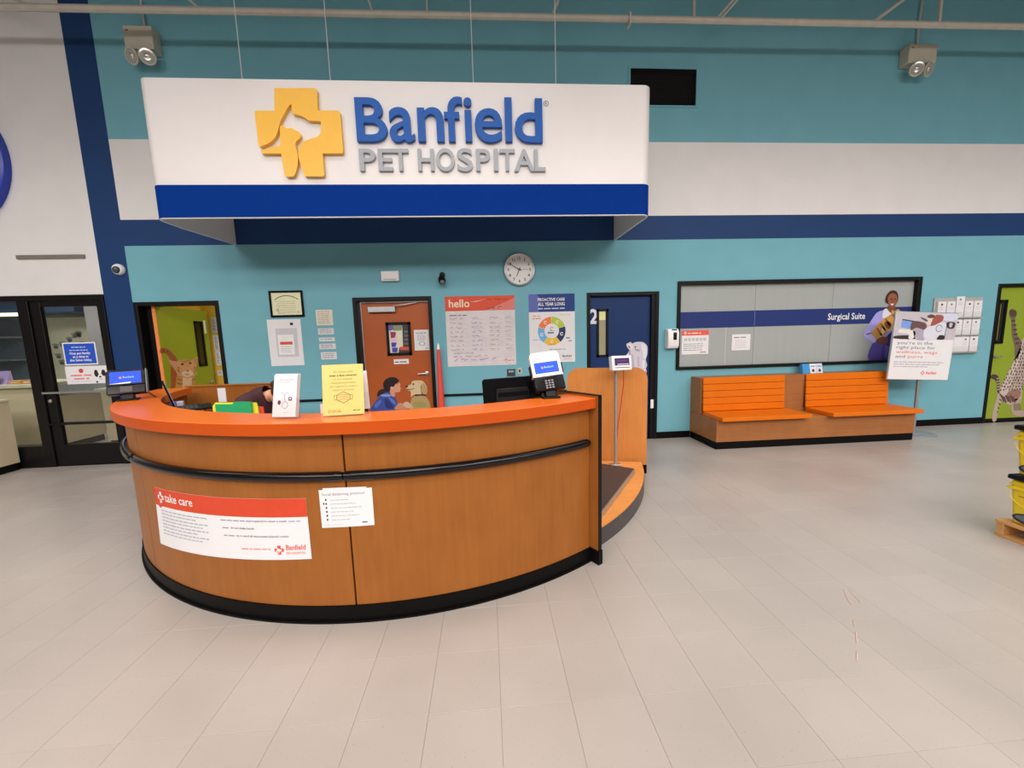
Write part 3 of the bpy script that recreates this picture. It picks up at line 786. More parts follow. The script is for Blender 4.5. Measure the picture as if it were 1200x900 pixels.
for nm, (x0, x1, z0, z1), lab in (('notice', (2.875, 3.287, 1.25, 1.603), 'white and red notice at the left of the long window'), ('notice', (3.647, 3.935, 1.288, 1.527), 'small white notice in the long window beside the red one')):
    r, p = poster(nm, x0, x1, z0, z1, lab, 'notice', y=GY - 0.002, group='notices on the long window')
    if x0 < 3:
        p.rect(x0, x1, 1.53, z1, (206, 84, 70), 1); p.cross_logo(x0 + 0.05, 1.567, 0.022, (226, 214, 210), (206, 84, 70)); p.words(x0 + 0.09, x1 - 0.1, 1.555, 0.022, (236, 200, 190), 2, 1)
        p.build('heading', r)
        for j in range(6): p.arc(x0 + 0.06 + j * 0.058, 1.47, 0.012, 0.021, 0, 360, (130, 126, 128), 1, 10)
        p.build('icon_row', r)
        for j in range(4): p.words(x0 + 0.03, x1 - 0.05, 1.40 - j * 0.03, 0.013, (110, 106, 110), 1, 20 + j)
        p.build('text_block', r); p.words(x1 - 0.13, x1 - 0.02, 1.275, 0.02, (196, 80, 66), 1, 2)
    else:
        p.words(x0 + 0.03, x1 - 0.02, 1.475, 0.02, (110, 100, 110), 1, 6)
        p.rect(x0 + 0.06, x0 + 0.065, 1.31, 1.45, (150, 146, 150), 1)
        for j in range(4): p.words(x0 + 0.08, x1 - 0.04, 1.43 - j * 0.033, 0.01, (150, 146, 150), 1, 30 + j)
    p.build('printed_text', r)

# --- storefront: window 2 and the glass door of the salon
w2 = thing('window_2', (-7.5, WALL, 0), 'black framed salon storefront window left of the glass door', 'window', kind='structure')
f = MB(material('bronze_storefront_metal', C(15, 12, 12), 0.4, spec=0.25))
SF = f.mats[0]
f.box(-9.0, -4.975, WALL - 0.02, WALL + 0.1, 2.215, 2.285); f.box(-6.03, -5.90, WALL - 0.02, WALL + 0.1, 0.0, 2.215)
f.box(-9.0, -6.03, WALL - 0.02, WALL + 0.1, 0.0, 0.30); f.box(-5.03, -4.975, WALL - 0.02, WALL + 0.1, 0.0, 2.215)
f.build('frame', w2, bevel=0.004)
MB(GLASS).box(-9.0, -6.03, WALL + 0.035, WALL + 0.042, 0.3, 2.215).build('pane', w2)
d5 = thing('door_5', (-5.47, WALL, 0), 'glass salon door with a chrome push bar in a black frame', 'door', kind='structure')
f = MB(SF)
f.box(-5.895, -5.775, WALL, WALL + 0.05, 0.01, 2.21); f.box(-5.085, -5.035, WALL, WALL + 0.05, 0.01, 2.21)
f.box(-5.775, -5.085, WALL, WALL + 0.05, 2.14, 2.21); f.box(-5.775, -5.085, WALL, WALL + 0.05, 0.01, 0.30); f.box(-5.775, -5.085, WALL, WALL + 0.05, 0.572, 0.605)
f.build('leaf_frame', d5, bevel=0.004)
MB(GLASS).box(-5.775, -5.085, WALL + 0.02, WALL + 0.027, 0.3, 0.572).build('pane', d5)
MB(GLASS).box(-5.775, -5.085, WALL + 0.02, WALL + 0.027, 0.605, 2.14).build('pane', d5)
MB(M_METAL).box(-5.885, -5.06, WALL - 0.05, WALL - 0.035, 1.005, 1.03).box(-5.86, -5.84, WALL - 0.035, WALL, 1.008, 1.027).box(-5.08, -5.065, WALL - 0.035, WALL, 1.008, 1.027).build('push_bar', d5)
MB(M_BLACK).box(-5.885, -5.06, WALL - 0.03, WALL - 0.012, 0.58, 0.602).box(-5.86, -5.84, WALL - 0.012, WALL, 0.585, 0.6).build('mid_bar', d5)
MB(M_METAL).lathe([(0.022, 0), (0.022, 0.012), (0.014, 0.016)], (-5.845, WALL, 0.905), (0, -1, 0), 14).build('lock', d5)

# ================================================================== THE SALON BEHIND THE GLASS
M_CREAM = material('cream_laminate', C(206, 184, 150), 0.45, vary=0.03)
t = thing('salon_desk', (-7.3, 6.3, 0), 'cream salon reception desk behind the storefront glass', 'desk')
MB(M_CREAM).box(-8.9, -6.75, 5.98, 6.9, 0.1, 0.86).build('body', t, bevel=0.004)
MB(M_BLACK).box(-8.88, -6.77, 6.0, 6.88, 0, 0.1).build('plinth', t)
MB(material('cream_top', C(220, 204, 176), 0.35)).box(-8.95, -6.70, 5.93, 6.95, 1.04, 1.09).build('top', t, bevel=0.005)
MB(M_CREAM).box(-8.9, -6.75, 6.0, 6.3, 0.86, 1.04).build('upper_panel', t, bevel=0.004)
t = thing('salon_counter', (-5.6, 6.6, 0), 'low cream counter seen through the glass salon door', 'counter')
MB(M_CREAM).box(-6.35, -4.85, 6.5, 7.0, 0.06, 0.9).build('body', t, bevel=0.004)
MB(material('cream_top', C(220, 204, 176), 0.35)).box(-6.4, -4.80, 6.45, 7.05, 0.9, 0.94).build('top', t, bevel=0.004)
MB(M_BLACK).box(-6.33, -4.87, 6.52, 6.98, 0, 0.06).build('plinth', t)
t = thing('paw_print_wall_panel', (-8.3, 8.38, 0.9), 'pale panel with paw prints on the salon back wall', 'wall panel')
MB(material('pale_panel', C(206, 196, 166), 0.6)).box(-9.3, -7.95, 8.34, 8.39, 1.0, 2.25).build('board', t)
p = Print(on_wall(8.34)); rs = random.Random(3)
for i in range(16):
    x, z = rs.uniform(-9.1, -8.1), rs.uniform(1.3, 1.95)
    p.ellipse(x, z, 0.05, 0.04, (96, 100, 92), 1, 10)
    for q in (-0.05, -0.017, 0.017, 0.05): p.ellipse(x + q, z + 0.06 - abs(q) * 0.3, 0.014, 0.018, (96, 100, 92), 1, 8)
p.build('paw_prints', t)
t = thing('salon_soffit', (-8.0, 8.0, 2.3), 'dark blue soffit across the salon ceiling', 'soffit')
MB(material('dark_blue_soffit', C(40, 62, 92), 0.6)).box(-10.4, -7.75, 7.7, 8.38, 2.3, 2.95).build('panel', t)
MB(material('salon_light_strip', (1.0, 0.9, 0.68), 0.4, emit=1.6)).box(-9.4, -8.6, 7.66, 7.70, 2.24, 2.3).build('light_strip', t, label='lit strip under the soffit')
t = thing('salon_partition', (-6.9, 7.7, 0), 'grey partition standing behind the glass salon door', 'partition')
MB(material('grey_partition', C(146, 140, 138), 0.6)).box(-7.6, -4.8, 7.72, 7.8, 0, 2.95).build('panel', t)
MB(material('brown_oval', C(104, 94, 92), 0.6)).prism([(-6.8 + 0.24 * math.cos(a * math.pi / 12), 2.06 + 0.075 * math.sin(a * math.pi / 12)) for a in range(24)], 7.70, 7.72, 'y').build('oval_shape', t, label='brown oval shape')  # flat brown oval set against the partition
t = thing('salon_shelving', (-9.2, 8.0, 0), 'blue grey shelving behind the left storefront pane', 'shelving')
MB(material('blue_grey_panel', C(92, 104, 112), 0.5)).box(-10.3, -9.35, 8.3, 8.38, 0, 2.2).build('back_panel', t)
for i in range(4):
    MB(material('shelf_board', C(120, 124, 126), 0.5)).box(-10.3, -9.35, 8.0, 8.3, 0.5 + i * 0.45, 0.53 + i * 0.45).build('shelf', t)
for i, (x, w, h, colr, lab) in enumerate(((-7.33, 0.22, 0.2, (176, 150, 196), 'lilac leaflet stand on the salon desk'), (-7.08, 0.14, 0.05, (214, 150, 70), 'small orange box on the salon desk beside leaflets'), (-6.9, 0.14, 0.06, (206, 140, 80), 'small orange box nearest the door on salon desk'))):
    t = thing('leaflet_stand' if i == 0 else 'small_box', (x, 6.1, 1.09), lab, 'stand' if i == 0 else 'box')
    b = MB(ink(*colr)); 
    if i == 0:
        b.prism([(6.06, 1.0905), (6.16, 1.0905), (6.14, 1.0905 + h)], x - w / 2, x + w / 2, 'x')
    else: b.box(x - w / 2, x + w / 2, 6.04, 6.14, 1.0905, 1.0905 + h)
    b.build('body', t)
    MB(ink(70, 60, 90) if i == 0 else ink(226, 214, 196)).box(x - w * 0.3, x + w * 0.3, 6.030, 6.036 + 0.0, 1.11, 1.0905 + h * 0.6).build('panel', t)
# signs on the glass door
GD = WALL + 0.0185
r, p = poster('salon_notice', -5.60, -5.19, 1.375, 1.672, 'blue and white notice on the glass salon door', 'notice', y=GD, mat=M_PLASTICW)
p.rect(-5.585, -5.205, 1.39, 1.657, (36, 74, 170), 1)
p.words(-5.49, -5.3, 1.605, 0.014, (210, 214, 226), 2, 3); p.words(-5.52, -5.27, 1.565, 0.014, (214, 218, 226), 2, 4)
for i, s_ in enumerate(('One pet family', 'at a time in', 'the Salon lobby.')): p.text(s_, -5.395, 1.515 - i * 0.045, 0.03, (222, 222, 228), 2, align='c', bold=0.02)
p.build('printed_text', r)
r, p = poster('salon_poster', -5.615, -5.09, 1.12, 1.358, 'white poster with red lettering and dog on the salon door', 'poster', y=GD)
p.ellipse(-5.42, 1.295, 0.03, 0.03, (190, 66, 66), 1)
p.words(-5.56, -5.27, 1.225, 0.03, (206, 110, 104), 1, 2); p.words(-5.52, -5.31, 1.18, 0.03, (206, 110, 104), 1, 6); p.words(-5.56, -5.28, 1.152, 0.01, (170, 160, 160), 1, 7)
p.ellipse(-5.19, 1.235, 0.045, 0.06, (222, 216, 212), 1, 16); p.ellipse(-5.235, 1.255, 0.026, 0.05, (40, 34, 34), 2, 12); p.ellipse(-5.143, 1.26, 0.026, 0.045, (40, 34, 34), 2, 12)
p.ellipse(-5.19, 1.21, 0.016, 0.011, (30, 24, 24), 2, 10); p.ellipse(-5.208, 1.245, 0.006, 0.007, (20, 18, 18), 3, 8); p.ellipse(-5.172, 1.247, 0.006, 0.007, (20, 18, 18), 3, 8)
p.poly([(-5.25, 1.125), (-5.13, 1.125), (-5.15, 1.185), (-5.23, 1.185)], (206, 200, 198), 1); p.ellipse(-5.24, 1.14, 0.012, 0.014, (40, 34, 34), 2, 8)
p.build('printed_text', r)
# cream cabinet at the left edge of the frame, in front of the storefront
t = thing('cream_cabinet', (-6.75, 5.1, 0), 'cream cabinet with dark plinth at the left edge, before the storefront', 'cabinet')
MB(M_CREAM).box(-7.2, -6.30, 4.86, 5.28, 0.1, 0.93).build('body', t, bevel=0.005)
MB(material('cream_top', C(220, 204, 176), 0.35)).box(-7.22, -6.28, 4.84, 5.29, 0.93, 0.96).build('top', t, bevel=0.004)
MB(M_BLACK).box(-7.18, -6.32, 4.88, 5.27, 0, 0.1).build('plinth', t)

# ================================================================== RECEPTION COUNTER
AE, AL = -56.6, -166.0                            # right end and left end of the counter, in degrees
t = counter = thing('reception_counter', (CX, CY - 2.3, 0), 'round wood reception counter with glossy orange top and black bumper', 'counter')
c0 = (CX, CY)
for a0, a1 in ((AE - 0.1, -90.88), (-91.12, -126.62), (-126.74, AL)):
    MB(M_WOOD).ring(c0, 2.537, 2.56, a0, a1, 0.098, 1.094, 40).build('wood_panel', t)
MB(M_BLACK).ring(c0, 2.42, 2.536, AE - 0.1, AL, 0.0, 1.094, 90).build('core', t)
kb = MB(M_RUBBER).ring(c0, 2.537, 2.568, AE - 0.1, AL, 0.0, 0.097, 110).ring(c0, 2.568, 2.580, AE - 0.1, AL, 0.0, 0.012, 110)
kb.build('kick_base', t)
MB(M_WOOD).ring(c0, 2.395, 2.419, AE - 0.1, AL, 0.0, 1.094, 70).build('inner_panel', t)
MB(M_ORANGE).ring(c0, 2.35, 2.62, AE - 0.15, AL, 1.0945, 1.16, 130).build('countertop', t, bevel=0.003)
MB(material('shade_orange_edge', C(174, 66, 4), 0.35, vary=0.03, scale=5, spec=0.3)).ring(c0, 2.6202, 2.6225, AE - 0.15, AL, 1.0945, 1.1575, 130).build('shaded_edge', t, label='front edge of the countertop, shade painted in as darker orange')  # shade on the front edge painted in as a darker orange strip
for a0, a1 in ((-57.2, -90.9), (-91.1, -127.0), (-127.4, AL)):
    nn = 70
    pts = [polar(2.578, a0 + (a1 - a0) * i / nn, 0.858) for i in range(nn + 1)]
    MB(M_BLACKGLOSS).tube(pts, [0.02] + [0.027] * (nn - 1) + [0.025], 12).build('bumper_rail', t)
MB(M_WOOD2).ring(c0, 1.92, 2.394, -68, -124.9, 0.735, 0.765, 50).build('work_surface', t, bevel=0.003)
MB(M_WOOD2).ring(c0, 2.1, 2.394, -125, AL + 6, 0.735, 0.765, 40).build('work_surface', t, bevel=0.003)
for a in (-70, -95, -120, -145, -158):
    q = MB(M_WOOD); q.M = Matrix.Translation((CX, CY, 0)) @ Matrix.Rotation(math.radians(a), 4, 'Z')
    q.box(2.12, 2.39, -0.012, 0.012, 0, 0.734); q.build('desk_support', t)
# end panel on the right
q = MB(M_WOOD); q.M = Matrix.Translation((CX, CY, 0)) @ Matrix.Rotation(math.radians(AE + 0.35), 4, 'Z')
q.box(1.95, 2.636, -0.016, 0.012, 0.1, 1.172)
ep = q.build('end_panel', t)
q = MB(M_BLACK); q.M = Matrix.Translation((CX, CY, 0)) @ Matrix.Rotation(math.radians(AE + 0.35), 4, 'Z')
q.box(2.636, 2.641, -0.017, 0.013, 0.1, 1.178); q.box(1.95, 2.641, -0.017, 0.013, 1.1725, 1.178); q.build('edge_trim', ep)
q = MB(M_RUBBER); q.M = Matrix.Translation((CX, CY, 0)) @ Matrix.Rotation(math.radians(AE + 0.35), 4, 'Z')
q.box(1.95, 2.645, -0.022, 0.018, 0, 0.0995); q.build('end_kick', ep)

# low partition closing the ring behind the clerk
t = thing('low_partition', (-2.6, 4.12, 0), 'low wood partition behind the clerk, between counter end and teal wall', 'partition')
MB(M_WOOD).box(-3.17, -2.16, 4.10, 4.14, 0, 1.155).build('panel', t)
MB(M_WOOD2).box(-3.18, -2.15, 4.09, 4.15, 1.155, 1.165).build('cap', t)
t = thing('paper_note', (-2.81, 4.1, 0.98), 'blank white note taped to the low wood partition', 'note')
MB(M_PAPER).box(-2.85, -2.77, 4.095, 4.0995, 0.98, 1.128).build('sheet', t)

# --- platform, scale, divider
t = thing('scale_platform', (0.9, 3.2, 0), 'curved wood platform with dark curb beside the counter end', 'platform')
MB(material('dark_grey_curb', C(62, 56, 54), 0.4, vary=0.1, scale=20)).ring(c0, 2.44, 2.50, AE + 1.3, -14.4, 0, 0.133, 50).build('curb', t)
MB(M_DECK).ring(c0, 1.55, 2.496, AE + 1.6, -14.4, 0.1335, 0.148, 50).build('deck', t)
MB(M_BLACK).ring(c0, 1.55, 2.438, AE + 1.6, -14.4, 0, 0.133, 30).build('base', t)
t = thing('divider_panel', tuple(polar(2.13, -13.5)), 'upright wood divider with rounded top corners behind the scale', 'divider')
q = MB(M_WOODL); q.M = Matrix.Translation((CX, CY, 0)) @ Matrix.Rotation(math.radians(-13.3), 4, 'Z')
r0, r1, zt, cr = 1.68, 2.56, 1.205, 0.13
prof = [(r0, 0.1), (r1, 0.1)] + [(r1 - cr + cr * math.cos(math.radians(a)), zt - cr + cr * math.sin(math.radians(a))) for a in range(0, 91, 10)] + [(r0 + cr - cr * math.sin(math.radians(a)), zt - cr + cr * math.cos(math.radians(a))) for a in range(0, 91, 10)]
q.prism(prof, 0.0, 0.038, 'y'); dv = q.build('panel', t)
q = MB(M_RUBBER); q.M = Matrix.Translation((CX, CY, 0)) @ Matrix.Rotation(math.radians(-13.3), 4, 'Z')
q.box(r0, r1 + 0.004, -0.003, 0.042, 0, 0.0995); q.build('kick', t)

A, B = Vector((0.805, 2.645)), Vector((1.475, 3.60))
dr = (B - A).normalized(); pn = Vector((-dr.y, dr.x))
def padq(a, b, inset=0.0):
    w = 0.47
    return [tuple(A + dr * inset + pn * inset), tuple(B - dr * inset + pn * inset), tuple(B - dr * inset + pn * (w - inset)), tuple(A + dr * inset + pn * (w - inset))]
t = thing('floor_scale', (1.1, 3.2, 0.148), 'floor pet scale with dark platform, pole and white readout', 'scale')
MB(M_METAL).prism(padq(0, 0), 0.149, 0.197, 'z').build('platform', t, bevel=0.003)
MB(material('dark_brown_mat', C(66, 50, 44), 0.6, vary=0.08, scale=40, bump=0.2, bscale=200)).prism(padq(0, 0, 0.012), 0.1972, 0.203, 'z').build('rubber_mat', t)
pb = at(722, 545, 3.86); pb.z = 0.149
px_, py_ = 1.362, 3.87
MB(M_METAL).box(px_ - 0.06, px_ + 0.06, py_ - 0.035, py_ + 0.035, 0.149, 0.165).build('pole_foot', t, bevel=0.003)
MB(M_METAL).tube([(px_, py_, 0.165), (px_, py_, 1.22)], 0.018, 12).build('pole', t)
hd = MB(M_PLASTICW); hd.M = Matrix.Translation((1.393, 3.80, 1.275)) @ Matrix.Rotation(math.radians(8), 4, 'Z') @ Matrix.Rotation(math.radians(-8), 4, 'X')
HM = hd.M.copy()
hd.box(-0.112, 0.112, -0.02, 0.055, -0.078, 0.075); hdo = hd.build('readout', t, bevel=0.010)
p = Print(lambda u, v, d: tuple(HM @ Vector((u, -0.02 - d, v))))
p.rect(-0.083, 0.083, -0.026, 0.05, (52, 34, 84), 1)
for j in range(6): p.line([(-0.06 + j * 0.021, 0.012), (-0.05 + j * 0.021, 0.036), (-0.045 + j * 0.021, 0.012)], 0.003, (140, 60, 110), 2)
for j in range(7): p.rect(-0.05 + j * 0.018, -0.04 + j * 0.018, -0.02, -0.008, (226, 216, 190), 2)
p.rect(-0.083, 0.083, -0.052, -0.045, (60, 40, 60), 1); p.build('display', hdo)
MB(material('red_cable', C(180, 40, 40), 0.5)).tube([(1.43, 3.83, 1.2), (1.44, 3.85, 1.05), (1.42, 3.86, 0.85), (1.39, 3.87, 0.6), (1.37, 3.885, 0.3), (1.365, 3.905, 0.16)], 0.005, 6).build('cable', t)

# ================================================================== PAPERS ON THE COUNTER FRONT
def on_front(r):
    return lambda u, v, d: tuple(polar(r + d, u, v))
t = thing('take_care_banner', tuple(polar(2.56, -109, 0.32)), 'wide orange and white take care banner on the counter front', 'banner')
aL, aR = -122.2, -96.0
def top_z(a): s_ = (a - aL) / (aR - aL); return 0.705 + 0.028 * s_
def bot_z(a): s_ = (a - aL) / (aR - aL); return 0.322 + 0.060 * s_
def mid_z(a): s_ = (a - aL) / (aR - aL); return 0.585 + 0.042 * s_
def bmap(u, v, d):
    """u 0..1 along the banner, v 0..1 up it"""
    a = aL + (aR - aL) * u - (1 - v) * 0.7 * (1 - u); return tuple(polar(2.5615 + d, a, bot_z(a) + (top_z(a) - bot_z(a)) * v))
b = MB(M_PAPER); nn = 30
vs = [bmap(i / nn, j, 0.001) for i in range(nn + 1) for j in (0, 1)] + [bmap(i / nn, j, 0.0) for i in range(nn + 1) for j in (0, 1)]
fs = []
o_ = 2 * (nn + 1)
for i in range(nn):
    fs += [(2 * i, 2 * i + 2, 2 * i + 3, 2 * i + 1), (o_ + 2 * i, o_ + 2 * i + 1, o_ + 2 * i + 3, o_ + 2 * i + 2),
           (2 * i, o_ + 2 * i, o_ + 2 * i + 2, 2 * i + 2), (2 * i + 1, 2 * i + 3, o_ + 2 * i + 3, o_ + 2 * i + 1)]
b.add(vs, fs); b.build('sheet', t)
p = Print(lambda u, v, d: bmap(u, v, d + 0.001), 0.0007)
p.rect(0.0, 1.0, 0.70, 1.0, (190, 62, 36), 1, n=30)
p.poly([(0.03, 0.70), (0.055, 0.66), (0.08, 0.70)], (190, 62, 36), 1)
def sc_print(pr, ku):
    base = pr.fmap
    return Print(lambda u, v, d: base(u * ku, v, d), pr.lift)   # letters keep their shape on the long banner
p.build('heading_band', t)
W_, H_ = 2.56 * math.radians(aR - aL), 0.37
sp_ = sc_print(p, H_ / W_)
sp_.cross_logo(0.22, 0.85, 0.095, (236, 222, 216), (190, 62, 36)); sp_.build('logo', t)
sp_.text('take care', 0.36, 0.80, 0.14, (240, 220, 212), 2, bold=0.008, width=0.76); sp_.build('heading', t)
for j in range(4):
    y = 0.62 - j * 0.115
    sp_.words(0.20, 1.56, y, 0.032, (158, 155, 158), 2, 60 + j); sp_.words(0.20, 1.5, y - 0.055, 0.030, (158, 155, 158), 2, 70 + j, fill=0.75 + 0.1 * (j % 2))
sp_.build('text_column', t)
sp_.words(1.70, 2.26, 0.625, 0.030, (140, 138, 142), 2, 81, fill=1.0); sp_.text('required to wear a mask', 2.27, 0.625, 0.034, (96, 92, 98), 2, bold=0.01, res=1, width=0.57); sp_.words(2.87, 3.07, 0.625, 0.030, (150, 148, 152), 2, 83); sp_.build('text_line', t)
sp_.words(1.72, 1.88, 0.50, 0.030, (140, 138, 142), 2, 84, fill=1.0); sp_.text('do not shake hands', 1.88, 0.50, 0.034, (96, 92, 98), 2, bold=0.01, res=1, width=0.42); sp_.build('text_line', t)
sp_.words(1.74, 1.97, 0.375, 0.030, (140, 138, 142), 2, 85, fill=1.0); sp_.text('try to avoid all unnecessary physical contact', 1.97, 0.375, 0.034, (96, 92, 98), 2, bold=0.01, res=1, width=0.88); sp_.build('text_line', t)
sp_.words(2.05, 2.62, 0.17, 0.028, (196, 120, 100), 2, 86); sp_.build('text_line', t)
sp_.cross_logo(2.68, 0.165, 0.075, (206, 66, 44), (230, 224, 222))
sp_.text('Banfield', 2.79, 0.165, 0.085, (206, 66, 44), 2, bold=0.01, width=0.30); sp_.text('PET HOSPITAL', 2.79, 0.09, 0.04, (206, 100, 80), 2, width=0.30)
sp_.build('logo', t)

t = thing('distancing_notice', tuple(polar(2.56, -91.2, 0.56)), 'small white distancing notice over the counter panel joint', 'notice')
def nmap(u, v, d):
    a = -94.33 + 6.33 * u; return tuple(polar(2.5618 + d, a, 0.562 + 0.215 * v + 0.002 * u))
b = MB(M_PAPER); nn = 8
vs = [nmap(i / nn, j, 0.001) for i in range(nn + 1) for j in (0, 1)] + [nmap(i / nn, j, 0.0) for i in range(nn + 1) for j in (0, 1)]
o_ = 2 * (nn + 1); fs = []
for i in range(nn):
    fs += [(2 * i, 2 * i + 2, 2 * i + 3, 2 * i + 1), (o_ + 2 * i, o_ + 2 * i + 1, o_ + 2 * i + 3, o_ + 2 * i + 2), (2 * i, o_ + 2 * i, o_ + 2 * i + 2, 2 * i + 2), (2 * i + 1, 2 * i + 3, o_ + 2 * i + 3, o_ + 2 * i + 1)]
b.add(vs, fs); b.build('sheet', t)
b = MB(M_PAPER); b.add([nmap(0.08, 0.98, 0.0012), nmap(0.9, 0.98, 0.0012), nmap(0.9, 1.035, 0.0015), nmap(0.08, 1.05, 0.0015)], [(0, 1, 2, 3)]); b.build('tape', t)
p = Print(lambda u, v, d: nmap(u * 0.215 / 0.283, v, d + 0.001))
p.text('Social distancing protocol', 0.07, 0.85, 0.07, (110, 106, 110), 1, width=1.05); p.build('heading', t)
for j in range(6):
    y = 0.72 - j * 0.105
    p.ellipse(0.16, y + 0.02, 0.022, 0.03, (50, 46, 48), 1, 8); p.words(0.27, 1.15, y, 0.025, (150, 146, 148), 1, 90 + j, fill=0.55 + 0.4 * ((j * 7) % 5) / 5)
p.ellipse(0.1, 0.64, 0.02, 0.03, (50, 46, 48), 1, 8)
p.build('rules_list', t); p.words(0.08, 0.6, 0.07, 0.02, (170, 168, 170), 1, 97); p.build('footer', t); p.words(1.02, 1.22, 0.09, 0.045, (60, 56, 60), 1, 98); p.build('logo', t)

# ================================================================== THINGS ON THE COUNTERTOP
TZ = 1.1605
def panel_frame(bl, br, tl):
    """matrix of a leaning rectangle from its bottom-left, bottom-right and top-left corners"""
    bl, br, tl = Vector(bl), Vector(br), Vector(tl)
    x = (br - bl).normalized(); z = (tl - bl); z = (z - x * z.dot(x)).normalized(); y = z.cross(x)
    M = Matrix.Identity(4)
    for i, v in enumerate((x, y, z)):
        for j in range(3): M[j][i] = v[j]
    for j in range(3): M[j][3] = bl[j]
    return M, (br - bl).length, (tl - bl).length

# yellow mask sign in an acrylic stand
bl = at_z(378.5, 489, TZ); br = at_z(427.5, 486, TZ)
bl.z = br.z = TZ + 0.004
tl = bl + Vector((-0.004, 0.055, 0.279))
SM, sw, sh = panel_frame(bl, br, tl)
t = thing('mask_sign', tuple((bl + br) / 2), 'yellow face covering sign in a clear stand on the orange counter', 'sign')
b = MB(M_CLEAR); b.M = SM
b.box(-0.002, sw + 0.002, -0.003, -0.001, 0, sh + 0.002); b.box(-0.002, sw + 0.002, 0.004, 0.006, 0, sh + 0.002); b.build('clear_stand', t)
b = MB(M_CLEAR); b.box(bl[0] - 0.005, br[0] + 0.005, bl[1] - 0.005, bl[1] + 0.07, TZ, TZ + 0.003); b.build('stand_foot', t)
b = MB(material('yellow_paper', C(226, 203, 118, 0.88), 0.6, vary=0.015)); b.M = SM; b.box(0.001, sw - 0.001, 0.0, 0.003, 0.002, sh); b.build('sheet', t)
p = Print(lambda u, v, d: tuple(SM @ Vector((u, -d, v))), 0.0003)
for i, s_ in enumerate(('All visitors must', 'wear a face covering', 'in our hospital.', 'Vaccinated associates', 'are required to wear a', 'mask at all times.')):
    p.text(s_, sw / 2 + 0.002, sh - 0.046 - i * 0.0203, 0.0105, (84, 66, 28) if i == 1 else (140, 120, 62), 1, align='c', bold=0.03 if i == 1 else 0.005, width=(0.105, 0.148, 0.098, 0.13, 0.142, 0.112)[i])
p.build('lettering', t)
mx, mz = sw / 2, 0.098
p.poly([(mx - 0.036, mz - 0.012), (mx - 0.036, mz + 0.016), (mx, mz + 0.034), (mx + 0.036, mz + 0.016), (mx + 0.036, mz - 0.012), (mx, mz - 0.032)], (84, 66, 30), 1)
p.poly([(mx - 0.033, mz - 0.010), (mx - 0.033, mz + 0.014), (mx, mz + 0.031), (mx + 0.033, mz + 0.014), (mx + 0.033, mz - 0.010), (mx, mz - 0.029)], (214, 186, 110), 2)
for dz in (0.012, 0.0, -0.012): p.line([(mx - 0.026, mz + dz), (mx - 0.01, mz + dz + 0.005), (mx + 0.01, mz + dz + 0.005), (mx + 0.026, mz + dz)], 0.002, (140, 112, 60), 3)
for sx in (-1, 1): p.line([(mx + sx * 0.036, mz + 0.014), (mx + sx * 0.048, mz + 0.016), (mx + sx * 0.048, mz), (mx + sx * 0.044, mz - 0.012), (mx + sx * 0.036, mz - 0.010)], 0.002, (96, 76, 36), 2)
p.build('mask_drawing', t)
p.words(0.026, 0.1, 0.026, 0.006, (150, 128, 70), 1, 12); p.words(0.026, 0.11, 0.018, 0.006, (150, 128, 70), 1, 13); p.build('footer', t); p.words(sw - 0.06, sw - 0.02, 0.023, 0.008, (80, 64, 30), 1, 14)
p.build('logo', t)

# brochure holders
def brochure_holder(name, bl, br, lean, h, n, label, blabel, front):
    M, w, hh = panel_frame(bl, br, Vector(bl) + Vector(lean))
    t = thing(name, tuple((Vector(bl) + Vector(br)) / 2), label, 'brochure holder')
    dpt = 0.004 * n + 0.008
    b = MB(M_CLEAR); b.M = M
    b.box(-0.003, w + 0.003, -0.003, -0.001, 0, h * 0.45); b.box(-0.003, w + 0.003, dpt, dpt + 0.002, 0, h * 0.9)
    b.box(-0.003, -0.001, -0.001, dpt, 0, h * 0.45); b.box(w + 0.001, w + 0.003, -0.001, dpt, 0, h * 0.45); b.box(-0.003, w + 0.003, -0.001, dpt, -0.002, 0.0)
    b.build('clear_holder', t)
    for i in range(n):
        q = thing('brochure', tuple(M @ Vector((w / 2, 0.0045 * i + 0.003, 0.002))), blabel[0] if i == 0 else blabel[1] % ('second', 'third', 'fourth', 'fifth', 'sixth')[i - 1], 'brochure', blabel[2])
        b = MB(M_PAPER); b.M = M; b.box(0.002 + 0.0015 * (i % 2), w - 0.002, 0.0045 * i + 0.001, 0.0045 * i + 0.0042, 0.002, h + 0.003 * (i % 3)); b.build('leaf', q)
        if i == 0 and front:
            p = Print(lambda u, v, d: tuple(M @ Vector((u, 0.001 - d, v))), 0.0003)
            p.words(0.035, w - 0.015, h - 0.03, 0.006, (200, 130, 130), 1, 5); p.words(0.03, w - 0.03, h - 0.042, 0.005, (206, 140, 140), 1, 6)
            p.build('lettering', q)
            cx, cz = w * 0.52, h * 0.36
            p.arc(cx, cz - 0.018, 0.017, 0.019, 0, 360, (70, 50, 70), 1, 18)
            p.line([(cx, cz), (cx - 0.004, cz + 0.035)], 0.002, (70, 50, 70), 1); p.line([(cx - 0.026, cz + 0.052), (cx - 0.004, cz + 0.035), (cx + 0.02, cz + 0.055)], 0.002, (70, 50, 70), 1)
            p.ellipse(cx - 0.034, cz - 0.004, 0.010, 0.013, (110, 40, 70), 1, 12); p.rect(cx + 0.02, cx + 0.04, cz + 0.006, cz + 0.026, (70, 50, 80), 1)
            p.rect(cx + 0.025, cx + 0.035, cz + 0.012, cz + 0.022, (206, 190, 196), 2); p.build('stethoscope_drawing', q); p.words(cx - 0.006, cx + 0.03, 0.024, 0.004, (150, 130, 134), 1, 7)
            p.build('footer', q)
    return t
z0 = TZ + 0.012
bl = at_z(318.5, 491.5, TZ); br = at_z(346.5, 491.5, TZ); bl.z = br.z = z0
